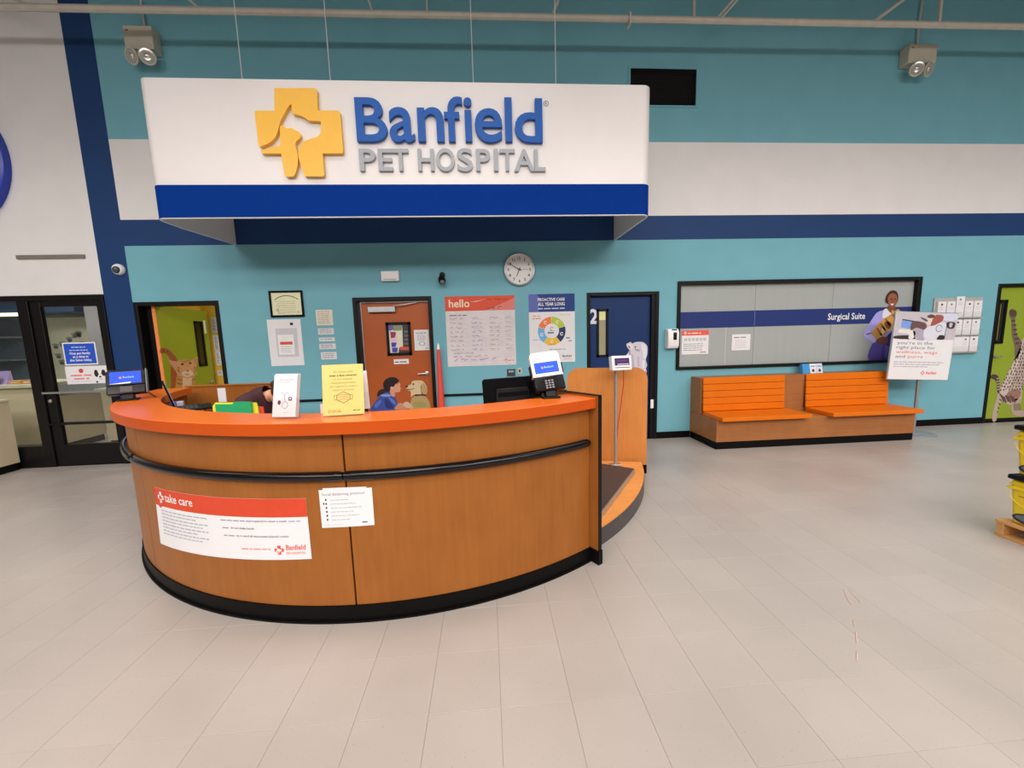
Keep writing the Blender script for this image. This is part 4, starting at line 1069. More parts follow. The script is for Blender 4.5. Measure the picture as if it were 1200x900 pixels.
brochure_holder('brochure_holder', bl, br, (0.012, 0.05, 0.235), 0.232, 6, 'clear holder of white brochures left of the yellow sign', ('frontmost white brochure with stethoscope drawing in the counter holder', 'white brochure, %s from the front behind the stethoscope one', 'white brochures in the holder left of the yellow sign'), True)
bl = Vector((-0.765, 2.192, z0)); br = Vector((-0.698, 2.222, z0))
brochure_holder('brochure_holder', bl, br, (-0.004, 0.045, 0.225), 0.222, 4, 'clear holder of white leaflets half hidden right of the yellow sign', ('white leaflet showing beside the yellow sign', 'white leaflet, %s from the front in the half hidden holder', 'white leaflets right of the yellow sign'), False)
bl = at_z(373, 486, TZ)
t = thing('white_card', tuple(bl), 'small white card peeking out left of the yellow sign', 'card')
MB(M_PAPER).box(bl[0], bl[0] + 0.05, 2.19, 2.194, TZ, TZ + 0.055).build('card_sheet', t)

# card terminals
def terminal(name, base, yaw, lean, roll, white, label, w, h):
    t = thing(name, tuple(base), label, 'card terminal')
    R0 = Matrix.Translation(base) @ Matrix.Rotation(yaw, 4, 'Z')
    b = MB(M_BLACK); b.M = R0
    b.box(-0.06, 0.06, -0.045, 0.06, 0.0, 0.012); b.build('foot', t, bevel=0.004)
    b = MB(M_BLACK); b.M = R0
    b.prism([(-0.03, 0.012), (0.045, 0.012), (0.035, 0.075), (-0.005, 0.075)], -0.035, 0.035, 'x'); b.build('stand', t, bevel=0.004)
    M = R0 @ Matrix.Translation((0, -0.02, 0.052)) @ Matrix.Rotation(roll, 4, 'Y') @ Matrix.Rotation(-lean, 4, 'X')
    zm = h * 0.36
    lower = MB(M_BLACKGLOSS); lower.M = M; lower.box(-w / 2, w / 2, -0.012, 0.045, 0, zm - 0.001); lo = lower.build('keypad_housing', t, bevel=0.008)
    up = MB(M_PLASTICW if white else M_BLACKGLOSS); up.M = M
    cr = 0.03
    prof = [(-w / 2, zm), (w / 2, zm)] + [(w / 2 - cr + cr * math.cos(math.radians(a)), h - cr + cr * math.sin(math.radians(a))) for a in range(0, 91, 15)] + [(-w / 2 + cr - cr * math.sin(math.radians(a)), h - cr + cr * math.cos(math.radians(a))) for a in range(0, 91, 15)]
    up.prism(prof, -0.012, 0.04, 'y'); uo = up.build('screen_housing', t, bevel=0.003)
    fm = lambda u, v, d: tuple(M @ Vector((u, -0.012 - d, v)))
    p = Print(fm, 0.0006)
    s0, s1 = (zm + 0.022, h - 0.075) if white else (zm + 0.012, h - 0.018)
    p.rect(-w * 0.40, w * 0.40, s0, s1, (30, 70, 190), 1, emit=0.25)
    sz = (s0 + s1) / 2
    p.ellipse(-0.03, sz, 0.008, 0.008, (214, 120, 130), 2, 10, emit=0.2); p.text('Banfield', -0.015, sz - 0.004, 0.014, (170, 196, 236), 2, res=1, emit=0.2)
    if not white: p.poly([(-w * 0.40, s0), (w * 0.1, s0), (w * 0.14, s0 + 0.012), (-w * 0.40, s0 + 0.002)], (226, 224, 230), 2, emit=0.2)
    p.build('screen', uo)
    if white:
        kk = MB(material('grey_key', C(110, 106, 108), 0.4)); kk.M = M
        for r_ in range(4):
            for c_ in range(3): kk.box(-0.03 + c_ * 0.021, -0.016 + c_ * 0.021, -0.016, -0.0122, 0.012 + r_ * 0.016, 0.022 + r_ * 0.016)
        kk.build('keypad', lo)
        for sx in (-1, 1):
            s_ = MB(M_BLACK); s_.M = M; s_.box(sx * (w / 2 + 0.006) - 0.006, sx * (w / 2 + 0.006) + 0.006, 0.0, 0.035, zm + 0.02, zm + 0.09); s_.build('side_reader', t, bevel=0.003)
    else:
        rd = MB(material('grey_bezel', C(96, 92, 94), 0.3)); rd.M = M; rd.box(w / 2 + 0.001, w / 2 + 0.009, -0.012, 0.03, 0.0, h); rd.build('side_reader', t, bevel=0.002)
        kk = MB(material('dark_slot', C(52, 44, 46), 0.4)); kk.M = M; kk.box(-0.035, 0.035, -0.015, -0.0122, 0.015, zm - 0.012); kk.build('keypad', lo)
    return t, M
tb = at_z(645, 466, TZ); tb.z = TZ
term, TM = terminal('card_terminal', tb, math.radians(4), math.radians(26), math.radians(-5.5), True, 'white card terminal with blue screen at the right of counter', 0.205, 0.275)
w_ = MB(M_RUBBER); w_.tube([tb + Vector((-0.03, 0.0, 0.006)), tb + Vector((-0.08, 0.02, 0.006)), tb + Vector((-0.13, 0.06, 0.006)), tb + Vector((-0.16, 0.02, 0.006)), tb + Vector((-0.12, -0.02, 0.006)), tb + Vector((-0.07, 0.0, 0.007))], 0.004, 6); w_.build('cable', term)
tb = at_z(151, 469, TZ); tb.z = TZ
t, TM = terminal('card_terminal', tb, math.radians(30), math.radians(20), math.radians(-1), False, 'black card terminal with blue screen at the left end of counter', 0.225, 0.20)
e0 = at_z(172, 459, TZ); e1 = at_z(183, 466, TZ)
w_ = MB(M_RUBBER); w_.tube([tb + Vector((0.04, 0.05, 0.10)), tb + Vector((0.09, 0.06, 0.05)), e0 + Vector((0, 0, 0.006)), e1 + Vector((0.0, 0, 0.006))], 0.004, 6); w_.build('cable', t)

# ================================================================== BEHIND THE COUNTER
DZ = 0.7655
t = thing('desk_cabinet', (-2.58, 3.31, DZ), 'low wood cabinet on the clerk desk under the laptop', 'cabinet')
b = MB(M_WOOD); b.M = Matrix.Translation((CX, CY, 0)) @ Matrix.Rotation(math.radians(-146), 4, 'Z'); b.box(2.09, 2.36, -0.24, 0.24, DZ, 1.045); b.build('body', t, bevel=0.004)
LM = Matrix.Translation((-2.47, 3.36, 1.046)) @ Matrix(((0.77, -0.638, 0, 0), (0.638, 0.77, 0, 0), (0, 0, 1, 0), (0, 0, 0, 1)))
LM = Matrix.Translation((-2.50, 3.30, 1.046)) @ Matrix.Rotation(math.radians(39.5), 4, 'Z')
t = thing('laptop', (-2.48, 3.36, 1.046), 'open black laptop seen edge on at the left behind the counter', 'laptop')
b = MB(M_BLACK); b.M = LM; b.box(-0.11, 0.12, -0.15, 0.15, 0.0, 0.018); kb_ = b.build('base', t, bevel=0.004)
b = MB(material('dark_grey_keys', C(60, 62, 70), 0.4)); b.M = LM
for r_ in range(4):
    for c_ in range(9): b.box(-0.085 + r_ * 0.028, -0.063 + r_ * 0.028, -0.13 + c_ * 0.029, -0.106 + c_ * 0.029, 0.0185, 0.021)
b.build('keyboard', kb_)
b = MB(M_BLACKGLOSS); b.M = LM @ Matrix.Translation((-0.112, 0, 0.019)) @ Matrix.Rotation(math.radians(-14), 4, 'Y'); b.box(-0.012, 0.0, -0.15, 0.15, 0.0, 0.235); sc_ = b.build('lid', t, bevel=0.003)
LMs = b.M.copy()
p = Print(lambda u, v, d: tuple(LMs @ Vector((0.0 + d, u, v)))); p.rect(-0.14, 0.14, 0.015, 0.225, (150, 170, 205), 1, emit=0.1); p.build('screen', sc_)
c1 = at_z(191, 470, 1.046)
t = thing('tissue_box', tuple(c1), 'small white and purple box beside the laptop on the cabinet', 'box')
b = MB(ink(206, 196, 200)); b.M = Matrix.Translation((-2.70, 3.40, 1.046)) @ Matrix.Rotation(math.radians(30), 4, 'Z'); b.box(-0.05, 0.03, -0.03, 0.05, 0, 0.05); b.build('body', t, bevel=0.003)
b2 = MB(ink(110, 80, 140)); b2.M = b.M; b2.box(-0.052, -0.01, -0.0315, 0.052, 0.012, 0.0515); b2.build('label_band', t)

# folders standing on the desk
for i, (pts, colr, lab, yy) in enumerate((
        ([(252, 474), (272, 474), (274, 471), (294, 471), (294, 487), (252, 487)], (40, 150, 92), 'green file folder standing behind the orange counter edge', 2.93),
        ([(249, 476), (252, 472), (300, 472), (302, 478), (304, 487), (248, 487)], (228, 208, 60), 'yellow file folder behind the green file folder', 2.955),
        ([(296, 476), (308, 477), (310, 487), (294, 487)], (214, 70, 44), 'red file folder right of the green file folder', 2.98))):
    P_ = [xz(*q, yy) for q in pts]
    zb = DZ
    P_ = [(x, z) for x, z in P_[:-2]] + [(P_[-2][0], zb), (P_[-1][0], zb)]
    t = thing('file_folder', (P_[0][0], yy, zb), lab, 'folder', 'file folders behind the counter')
    MB(ink(*colr)).prism(P_, yy, yy + 0.012, 'y').build('cover', t)

# monitor seen from behind
t = thing('computer_monitor', (0.17, 2.68, DZ), 'black computer monitor seen from behind at right of counter', 'monitor')
b = MB(M_BLACKGLOSS); b.M = Matrix.Translation((0.17, 2.68, 1.155)) @ Matrix.Rotation(math.radians(-2.5), 4, 'Y') @ Matrix.Rotation(math.radians(-8), 4, 'X')
MMx = b.M.copy()
b.prism([(-0.21, -0.14), (0.22, -0.14), (0.22, 0.115), (0.205, 0.128), (-0.195, 0.128), (-0.21, 0.115)], 0.0, 0.025, 'y'); mo = b.build('screen_back', t, bevel=0.006)
b = MB(M_BLACK); b.M = MMx; b.prism([(-0.13, -0.09), (0.14, -0.09), (0.12, 0.05), (-0.11, 0.05)], -0.022, -0.0005, 'y'); b.build('rear_bulge', mo, bevel=0.008)
b = MB(M_BLACKGLOSS); b.M = MMx; b.box(-0.10, 0.12, -0.026, -0.0225, -0.01, 0.02); b.build('vent_panel', mo)
MB(M_BLACK).box(0.14, 0.20, 2.60, 2.64, DZ + 0.012, 1.10).box(0.08, 0.26, 2.54, 2.70, DZ, DZ + 0.0119).build('stand', t, bevel=0.004)

# ================================================================== PERSON AT THE DESK
M_SKIN = material('skin', C(206, 140, 110), 0.5, vary=0.04)
M_SCRUB = material('maroon_scrub_top', C(62, 30, 34), 0.8, vary=0.08, scale=30)
M_TROUSER = material('dark_trousers', C(40, 40, 50), 0.8, vary=0.08)
M_HAIR = material('dark_brown_hair', C(52, 34, 26), 0.6, vary=0.2, scale=80)
def skin_mesh(name, nodes, edges, mat, parent, root=0, levels=2, extra=None):
    off = world_loc(parent)
    me = bpy.data.meshes.new(name)
    me.from_pydata([tuple(Vector(n_[0]) - off) for n_ in nodes], edges, [])
    me.materials.append(mat)
    o = bpy.data.objects.new(name, me); COL.objects.link(o); o.parent = parent
    sk = o.modifiers.new('skin', 'SKIN'); sk.use_smooth_shade = True; sk.branch_smoothing = 0.6
    for i, n_ in enumerate(nodes):
        r_ = n_[1]; me.skin_vertices[0].data[i].radius = (r_, r_) if not isinstance(r_, tuple) else r_
        me.skin_vertices[0].data[i].use_root = (i == root)
    ss = o.modifiers.new('subdivision', 'SUBSURF'); ss.levels = ss.render_levels = levels
    return o
PX, PY = -2.30, 3.62                              # pelvis; the clerk sits facing right, hunched forward
t = thing('office_stool', (PX, PY, 0), 'dark backless office stool under the clerk behind the counter', 'stool')
for i in range(5):
    a = 2 * math.pi * i / 5; MB(M_BLACK).tube([(PX, PY, 0.09), (PX + 0.25 * math.cos(a), PY + 0.25 * math.sin(a), 0.06)], [0.022, 0.014], 8).ellipsoid((PX + 0.25 * math.cos(a), PY + 0.25 * math.sin(a), 0.027), (0.026, 0.026, 0.026), 10, 6).build('leg', t)
MB(M_BLACK).tube([(PX, PY, 0.09), (PX, PY, 0.40)], 0.025, 10).build('post', t)
MB(material('dark_fabric', C(40, 36, 38), 0.9)).lathe([(0.16, 0.38), (0.19, 0.395), (0.19, 0.43), (0.17, 0.444)], (PX, PY, 0), (0, 0, 1), 24).build('seat', t)

t = thing('person', (PX, PY, 0), 'person in a dark maroon top hunched forward behind the counter', 'person')
S_ = lambda x, y, z: (PX + x, PY + y, z)
nodes = [(S_(0, 0, 0.585), 0.125), (S_(0.02, 0, 0.74), (0.115, 0.13)), (S_(0.07, 0, 0.90), (0.12, 0.15)), (S_(0.135, 0, 1.03), (0.105, 0.15)), (S_(0.21, 0, 1.085), 0.062), (S_(0.255, -0.01, 1.105), 0.052), (S_(0.29, -0.015, 1.11), 0.05),   # 0-6 pelvis to neck
         (S_(0.14, -0.19, 1.075), 0.056), (S_(0.09, -0.24, 0.93), 0.044), (S_(0.04, -0.255, 0.815), 0.037), (S_(0.20, -0.20, 0.725), 0.031), (S_(0.29, -0.16, 0.69), 0.024),      # 7-11 near arm
         (S_(0.14, 0.19, 1.075), 0.056), (S_(0.13, 0.24, 0.93), 0.044), (S_(0.10, 0.25, 0.815), 0.037), (S_(0.22, 0.20, 0.725), 0.031), (S_(0.31, 0.16, 0.69), 0.024),             # 12-16 far arm
         (S_(0.06, -0.10, 0.575), 0.088), (S_(0.40, -0.13, 0.565), 0.062), (S_(0.38, -0.13, 0.30), 0.050), (S_(0.36, -0.13, 0.10), 0.036), (S_(0.44, -0.13, 0.045), 0.036), (S_(0.52, -0.13, 0.032), 0.028),
         (S_(0.06, 0.10, 0.575), 0.088), (S_(0.40, 0.13, 0.565), 0.062), (S_(0.38, 0.13, 0.30), 0.050), (S_(0.36, 0.13, 0.10), 0.036), (S_(0.44, 0.13, 0.045), 0.036), (S_(0.52, 0.13, 0.032), 0.028)]
edges = [(0, 1), (1, 2), (2, 3), (3, 4), (4, 5), (5, 6), (3, 7), (7, 8), (8, 9), (9, 10), (10, 11), (3, 12), (12, 13), (13, 14), (14, 15), (15, 16), (0, 17), (17, 18), (18, 19), (19, 20), (20, 21), (21, 22), (0, 23), (23, 24), (24, 25), (25, 26), (26, 27), (27, 28)]
body = skin_mesh('body', nodes, edges, M_SKIN, t)
def inflate(idx, g): return [(nodes[i][0], tuple(x + g for x in nodes[i][1]) if isinstance(nodes[i][1], tuple) else nodes[i][1] + g) for i in idx]
sb_ = MB(M_SCRUB)
prof = [(-0.02, 0.50, 0.155, 0.175), (0.0, 0.62, 0.150, 0.170), (0.02, 0.75, 0.142, 0.168), (0.07, 0.90, 0.145, 0.190), (0.115, 0.99, 0.138, 0.225), (0.15, 1.06, 0.115, 0.225), (0.19, 1.115, 0.08, 0.13), (0.225, 1.125, 0.062, 0.07)]
vs, fs = [], []; N_ = 24
for i, (x, z, a_, b_) in enumerate(prof):
    x0, z0 = prof[max(i - 1, 0)][:2]; x1, z1 = prof[min(i + 1, len(prof) - 1)][:2]
    d_ = Vector((x1 - x0, 0, z1 - z0)).normalized(); nx, nz = d_.z, -d_.x
    for j in range(N_):
        th = 2 * math.pi * j / N_; vs.append(S_(x + nx * a_ * math.cos(th), b_ * math.sin(th), z + nz * a_ * math.cos(th)))
for i in range(len(prof) - 1):
    for j in range(N_): fs.append((i * N_ + j, i * N_ + (j + 1) % N_, (i + 1) * N_ + (j + 1) % N_, (i + 1) * N_ + j))
sb_.add(vs, fs)
for sy in (-1, 1): sb_.tube([S_(0.15, sy * 0.14, 1.075), S_(0.14, sy * 0.20, 1.06), S_(0.115, sy * 0.225, 0.985), S_(0.095, sy * 0.242, 0.94)], [0.075, 0.08, 0.072, 0.068], 14, caps=False)
sb_.build('scrub_top', t, angle=80)
tr_n = inflate([0, 17, 18, 19, 20, 23, 24, 25, 26], 0.012)
skin_mesh('trousers', tr_n, [(0, 1), (1, 2), (2, 3), (3, 4), (0, 5), (5, 6), (6, 7), (7, 8)], M_TROUSER, t)
shoe = MB(M_BLACK)
for sy in (-0.13, 0.13): shoe.ellipsoid(S_(0.46, sy, 0.042), (0.14, 0.05, 0.042), 14, 8)
shoe.build('shoes', t)
# fingers, rooted in the palms
for sy, palm, fwd in ((-1, Vector(nodes[11][0]), Vector((0.95, 0.1, -0.15))), (1, Vector(nodes[16][0]), Vector((0.95, -0.1, -0.15)))):
    side = Vector((-fwd.y, fwd.x, 0)).normalized(); fwd = fwd.normalized()
    fn, fe = [(tuple(palm), 0.024), (tuple(palm + fwd * 0.055), 0.026)], [(0, 1)]
    for j, (o_, ln) in enumerate(((-0.028, 0.062), (-0.010, 0.075), (0.009, 0.07), (0.026, 0.055))):
        k0 = len(fn); b0 = palm + fwd * 0.075 + side * o_
        fn += [(tuple(b0), 0.0095), (tuple(b0 + fwd * ln * 0.5 + Vector((0, 0, 0.008))), 0.0088), (tuple(b0 + fwd * ln + Vector((0, 0, -0.012))), 0.0075)]
        fe += [(1, k0), (k0, k0 + 1), (k0 + 1, k0 + 2)]
    k0 = len(fn); th = side * (0.03 if sy < 0 else -0.03)
    fn += [(tuple(palm + fwd * 0.02 + th), 0.011), (tuple(palm + fwd * 0.055 + th * 1.7), 0.009), (tuple(palm + fwd * 0.085 + th * 1.6 + Vector((0, 0, -0.008))), 0.0078)]
    fe += [(0, k0), (k0, k0 + 1), (k0 + 1, k0 + 2)]
    skin_mesh('hand', fn, fe, M_SKIN, t)
# head bowed to the right
HMx = Matrix.Translation(S_(0.365, -0.02, 1.105)) @ Matrix.Rotation(math.radians(52), 4, 'Y')
hb = MB(M_SKIN); hb.M = HMx
hv, hf = [], []
N_, K_ = 24, 18
for i in range(K_ + 1):
    ph = math.pi * i / K_
    for j in range(N_):
        th = 2 * math.pi * j / N_
        x, y, z = math.sin(ph) * math.cos(th), math.sin(ph) * math.sin(th), -math.cos(ph)
        sx = 0.094 * (1.0 if z > -0.2 else 1 - 0.12 * (-z - 0.2)); sy = 0.074 * (1 - 0.32 * max(0.0, -z)); px3, py3, pz3 = x * sx, y * sy, z * 0.115
        if x > 0.8 and abs(y) < 0.16 and -0.45 < z < 0.1: px3 += 0.020 * (1 - abs(y) / 0.16) * (0.4 + 0.6 * (0.1 - z) / 0.55)
        if x > 0.6 and abs(abs(y) - 0.42) < 0.2 and -0.05 < z < 0.2: px3 -= 0.007
        hv.append((px3, py3, pz3))
for i in range(K_):
    for j in range(N_): hf.append((i * N_ + j, i * N_ + (j + 1) % N_, (i + 1) * N_ + (j + 1) % N_, (i + 1) * N_ + j))
hb.add(hv, hf)
for sy in (-1, 1): hb.ellipsoid((-0.005, sy * 0.076, -0.01), (0.018, 0.009, 0.03), 10, 6)
head = hb.build('head', t, angle=80)
fb = MB(ink(230, 225, 220)); fb.M = HMx
for sy in (-1, 1): fb.ellipsoid((0.082, sy * 0.030, 0.008), (0.009, 0.012, 0.007), 10, 6)
fb.use(ink(40, 26, 20))
for sy in (-1, 1):
    fb.ellipsoid((0.0895, sy * 0.030, 0.008), (0.004, 0.005, 0.005), 8, 6); fb.ellipsoid((0.088, sy * 0.030, 0.026), (0.006, 0.016, 0.0035), 8, 6)
fb.use(ink(170, 84, 78)); fb.ellipsoid((0.082, 0, -0.064), (0.010, 0.022, 0.006), 10, 6)
fb.build('face', head)
hr = MB(M_HAIR); hr.M = HMx; hr.ellipsoid((-0.018, 0, 0.028), (0.094, 0.086, 0.1), 20, 12); hr.ellipsoid((-0.105, 0, 0.02), (0.04, 0.04, 0.045), 12, 8); hr.build('hair', head)

# ================================================================== FASCIA SIGN
SY = 4.25
t = thing('fascia_sign', (-0.73, SY, 2.89), 'large white and blue overhead hospital fascia sign with raised letters', 'sign')
xl, xr, cr = -3.365, 1.885, 0.10
def fascia_path(off):
    pts = [(-3.262, WALL - 0.001)]
    pts += [(xl + 0.0, SY + cr + 0.25)]
    pts += [(xl + off + (cr - off) - (cr - off) * math.cos(math.radians(a)), SY + off + (cr - off) - (cr - off) * math.sin(math.radians(a))) for a in range(0, 91, 10)]
    pts += [(xr - off - (cr - off) + (cr - off) * math.sin(math.radians(a)), SY + off + (cr - off) - (cr - off) * math.cos(math.radians(a))) for a in range(0, 91, 10)]
    pts += [(1.875 - off, SY + cr + 0.25), (1.855 - off, WALL - 0.001)]
    if off: pts[0] = (-3.262 + off, WALL - 0.001); pts[1] = (xl + off, SY + cr + 0.25)
    return pts
def fascia(z0, z1, o0, o1, mat, name, mat_in=None, bev=0.0):
    pa, pb_ = fascia_path(o0), fascia_path(o1); b = MB(mat); n_ = len(pa)
    vs = [(x, y, z0) for x, y in pa] + [(x, y, z1) for x, y in pa] + [(x, y, z0) for x, y in pb_] + [(x, y, z1) for x, y in pb_]
    outer, inner, rim = [], [], []
    for i in range(n_ - 1):
        outer.append((i, i + 1, n_ + i + 1, n_ + i)); inner.append((2 * n_ + i, 3 * n_ + i, 3 * n_ + i + 1, 2 * n_ + i + 1))
        rim += [(i, 2 * n_ + i, 2 * n_ + i + 1, i + 1), (n_ + i, n_ + i + 1, 3 * n_ + i + 1, 3 * n_ + i)]
    rim += [(0, n_, 3 * n_, 2 * n_), (n_ - 1, 3 * n_ - 1, 4 * n_ - 1, 2 * n_ - 1)]
    b.add(vs, outer + inner + rim)
    return b.build(name, t, angle=30, bevel=bev)
fascia(2.888, 4.222, 0.0, 0.02, M_SIGNWHITE, 'white_panel')
fascia(2.897, 3.216, -0.004, -0.0005, M_SIGNBLUE, 'blue_band')
MB(M_METAL).box(-3.29, 1.835, 4.77, 4.80, 4.12, 4.16).build('brace', t)
SB = material('blue_letter_plastic', C(16, 74, 142), 0.4, spec=0.25, vary=0.02)
SG = material('grey_letter_plastic', C(142, 142, 144), 0.4, vary=0.02)
SO = material('orange_emblem_plastic', C(238, 160, 44), 0.35, vary=0.02)
FY = SY - 0.002; LYs = SY - 0.045
def zq(x0, y0, x1, y1, s=3.158, ox=400, oy=80):
    a = xz(ox + x0 / s, oy + y1 / s, LYs); b = xz(ox + x1 / s, oy + y0 / s, LYs)
    c = xz(ox + (x0 + x1) / 2 / s, oy + y1 / s, LYs)
    return (a[0], xz(ox + x1 / s, oy + y1 / s, LYs)[0], c[1], xz(ox + (x0 + x1) / 2 / s, oy + y0 / s, LYs)[1])
for ch, q in (('B', (58, 107, 172, 270)), ('a', (180, 143, 273, 272)), ('n', (285, 143, 382, 270)), ('f', (384, 104, 452, 270)), ('i', (458, 107, 487, 270)), ('e', (496, 147, 598, 273)), ('l', (608, 107, 634, 270)), ('d', (644, 110, 746, 273))):
    solid_letter('letter', ch, zq(*q), FY, 0.042, SB, t, 0.012)
for ch, q in (('P', (67, 295, 128, 377)), ('E', (137, 295, 190, 377)), ('T', (190, 295, 250, 377)), ('H', (284, 295, 344, 377)), ('O', (352, 293, 421, 379)), ('S', (430, 293, 488, 379)), ('P', (500, 296, 553, 377)), ('I', (566, 296, 582, 377)), ('T', (588, 296, 644, 377)), ('A', (641, 297, 716, 378)), ('L', (716, 297, 757, 378))):
    solid_letter('letter', ch, zq(*q), FY, 0.03, SG, t, 0.018)
p = Print(on_wall(SY - 0.001)); rx_, rz_ = xz(640, 121.5, SY)
p.arc(rx_, rz_, 0.022, 0.028, 0, 360, (84, 84, 92), 1, 20); p.text('R', rx_, rz_ - 0.012, 0.024, (84, 84, 92), 1, align='c', bold=0.02); p.build('registered_mark', t)
def emblem(pts, name, cs=2):
    P_ = [xz(280 + x / 6, 80 + y / 6, LYs) for x, y in pts]
    MB(SO).prism(P_, LYs + 0.002, FY, 'y').build(name, t, smooth=False)
def cm(pts, n=4):                                   # smooth run through points, ends kept
    out = []
    for i in range(len(pts) - 1):
        p0, p1, p2, p3 = pts[max(i - 1, 0)], pts[i], pts[i + 1], pts[min(i + 2, len(pts) - 1)]
        for j in range(n):
            s_ = j / n
            out.append(tuple(0.5 * (2 * p1[a] + (p2[a] - p0[a]) * s_ + (2 * p0[a] - 5 * p1[a] + 4 * p2[a] - p3[a]) * s_ ** 2 + (3 * p1[a] - p0[a] - 3 * p2[a] + p3[a]) * s_ ** 3) for a in (0, 1)))
    return out + [pts[-1]]
emblem([(248, 138), (528, 138), (541, 143), (548, 156), (552, 296), (690, 296), (703, 300), (710, 313), (732, 580), (729, 592), (718, 597), (588, 597), (598, 745), (595, 755), (585, 759), (464, 759)]
       + cm([(452, 735), (436, 690), (422, 640), (416, 600), (424, 558), (448, 518), (500, 496), (545, 482), (566, 466), (576, 440), (575, 376)])
       + cm([(566, 370), (530, 368), (490, 366), (470, 352), (440, 335), (405, 324), (380, 320)]) + cm([(372, 305), (369, 280), (368, 256)])
       + cm([(361, 251), (340, 280), (312, 330), (290, 372), (278, 420), (262, 470), (235, 505), (200, 530), (145, 552)]) + [(137, 545), (110, 312), (112, 300), (122, 297), (250, 297)], 'emblem_cross')
emblem(cm([(150, 583), (200, 563), (240, 550), (288, 543)]) + cm([(290, 500), (286, 440), (288, 412), (298, 401), (312, 404), (326, 416), (345, 422), (372, 421), (396, 436), (420, 446), (433, 470), (426, 492), (402, 514), (396, 540), (404, 575), (414, 620), (411, 680), (396, 738), (382, 760)]) + [(340, 762), (326, 757), (318, 744), (302, 640), (297, 598), (166, 598), (156, 594)], 'emblem_cat')
for x in (-2.645, -1.677, -0.045, 0.934):
    MB(M_PLASTICW).tube([(x, 4.785, 4.14), (x, 4.785, ZT)], 0.005, 6).build('suspension_cable', t)

# roof joist in front of the wall
t = thing('roof_joist', (0, 4.9, 5.3), 'pale steel roof joist with angled webs crossing the top', 'joist')
M_JOIST = material('pale_joist_paint', C(178, 166, 150), 0.6, vary=0.06)
pa, pb_ = at(-40, 7.3, 4.9), at(1240, 32, 4.9)
def chord(x): return pa[2] + (pb_[2] - pa[2]) * (x - pa[0]) / (pb_[0] - pa[0])
MB(M_JOIST).tube([(-10.5, 4.9, chord(-10.5)), (0, 4.9, chord(0)), (12.5, 4.9, chord(12.5))], 0.036, 8).build('bottom_chord', t)
MB(M_JOIST).box(-10.5, 12.5, 4.86, 4.94, 6.3, 6.38).build('top_chord', t)
for (ax, ay, bx, by, r_) in ((42, 10, 14, -1, 0.014), (236, 14, 221, 0, 0.014), (437, 12, 433, 0, 0.012), (500, 13, 500, 0, 0.010), (646, 17, 653, 0, 0.016), (813, 20, 813.5, 0, 0.018), (838, 22, 857, 0, 0.014), (843, 22, 862, 0, 0.014), (1021, 27, 1057, 0, 0.022), (1100, 28, 1103, 0, 0.022), (166, 12, 165, 0, 0.01)):
    a = at(ax, ay, 4.9); b = at(bx, by, 4.9); d_ = (b - a) / (b[2] - a[2]); a = Vector((a[0], 4.9, chord(a[0]))); b = a + d_ * (6.3 - a[2]); b.y = 4.9
    MB(M_JOIST).tube([a, b], r_, 6).build('web_bar', t)
a = at(738.5, 20, 4.86); MB(M_JOIST).box(a[0] - 0.012, a[0] + 0.012, 4.85, 4.95, a[2] - 0.07, a[2] + 0.05).build('clamp', t)

# ================================================================== ON THE UPPER WALL
def emergency_light(label, x0, x1, z0, z1, tops):
    xm = (x0 + x1) / 2
    t = thing('emergency_light', (xm, WALL, z0), label, 'emergency light', 'twin emergency lights on the wall')
    MB(M_BEIGE).box(x0, x1, WALL - 0.13, WALL - 0.001, z0, z1).build('housing', t, bevel=0.008)
    for sx in (-1, 1):
        c = Vector((xm + sx * 0.085, WALL - 0.13, z0 - 0.085)); ax = Vector((sx * 0.25, -1, -0.35)).normalized()
        h = MB(M_BEIGE).lathe([(0.02, -0.05), (0.05, -0.04), (0.082, 0.0), (0.088, 0.02), (0.078, 0.022)], c, ax, 20).tube([c - ax * 0.03, Vector((xm + sx * 0.06, WALL - 0.09, z0 + 0.01))], 0.014, 8).build('lamp_head', t)
        MB(material('lamp_reflector', C(200, 190, 176), 0.15, 0.7)).lathe([(0.074, 0.0235), (0.05, 0.027), (0.03, 0.024), (0.022, 0.03), (0.004, 0.032)], c, ax, 20).build('reflector', h)
    MB(M_BEIGE).tube([(xm + 0.02, WALL - 0.03, z1), (xm + 0.01, WALL - 0.03, z1 + 0.3), (xm + tops, WALL - 0.03, z1 + 0.7), (xm + tops, WALL - 0.03, ZT)], 0.011, 6).build('conduit', t)
    MB(ink(150, 60, 54)).box(x0 + 0.03, x0 + 0.06, WALL - 0.1315, WALL - 0.1301, z1 - 0.06, z1 - 0.045).build('test_lamp', t)
    return t
emergency_light('beige twin emergency light left above the fascia sign', -4.18, -3.855, 5.13, 5.385, -0.03)
emergency_light('beige twin emergency light at upper right of the teal wall', 5.89, 6.30, 5.155, 5.39, 0.04)
t = thing('air_vent', (2.507, WALL, 4.645), 'dark louvred return air vent high on the teal wall', 'vent')
MB(M_TEAL).box(2.02, 2.05, WALL - 0.012, WALL - 0.0005, 4.62, 5.125).box(2.965, 2.995, WALL - 0.012, WALL - 0.0005, 4.62, 5.125).box(2.05, 2.965, WALL - 0.012, WALL - 0.0005, 5.10, 5.125).box(2.05, 2.965, WALL - 0.012, WALL - 0.0005, 4.62, 4.645).build('frame', t)
MB(material('vent_black', C(14, 14, 14), 0.9)).box(2.052, 2.963, WALL + 0.10, WALL + 0.12, 4.647, 5.098).build('backing', t)
sl = MB(material('vent_dark', C(44, 40, 40), 0.6))
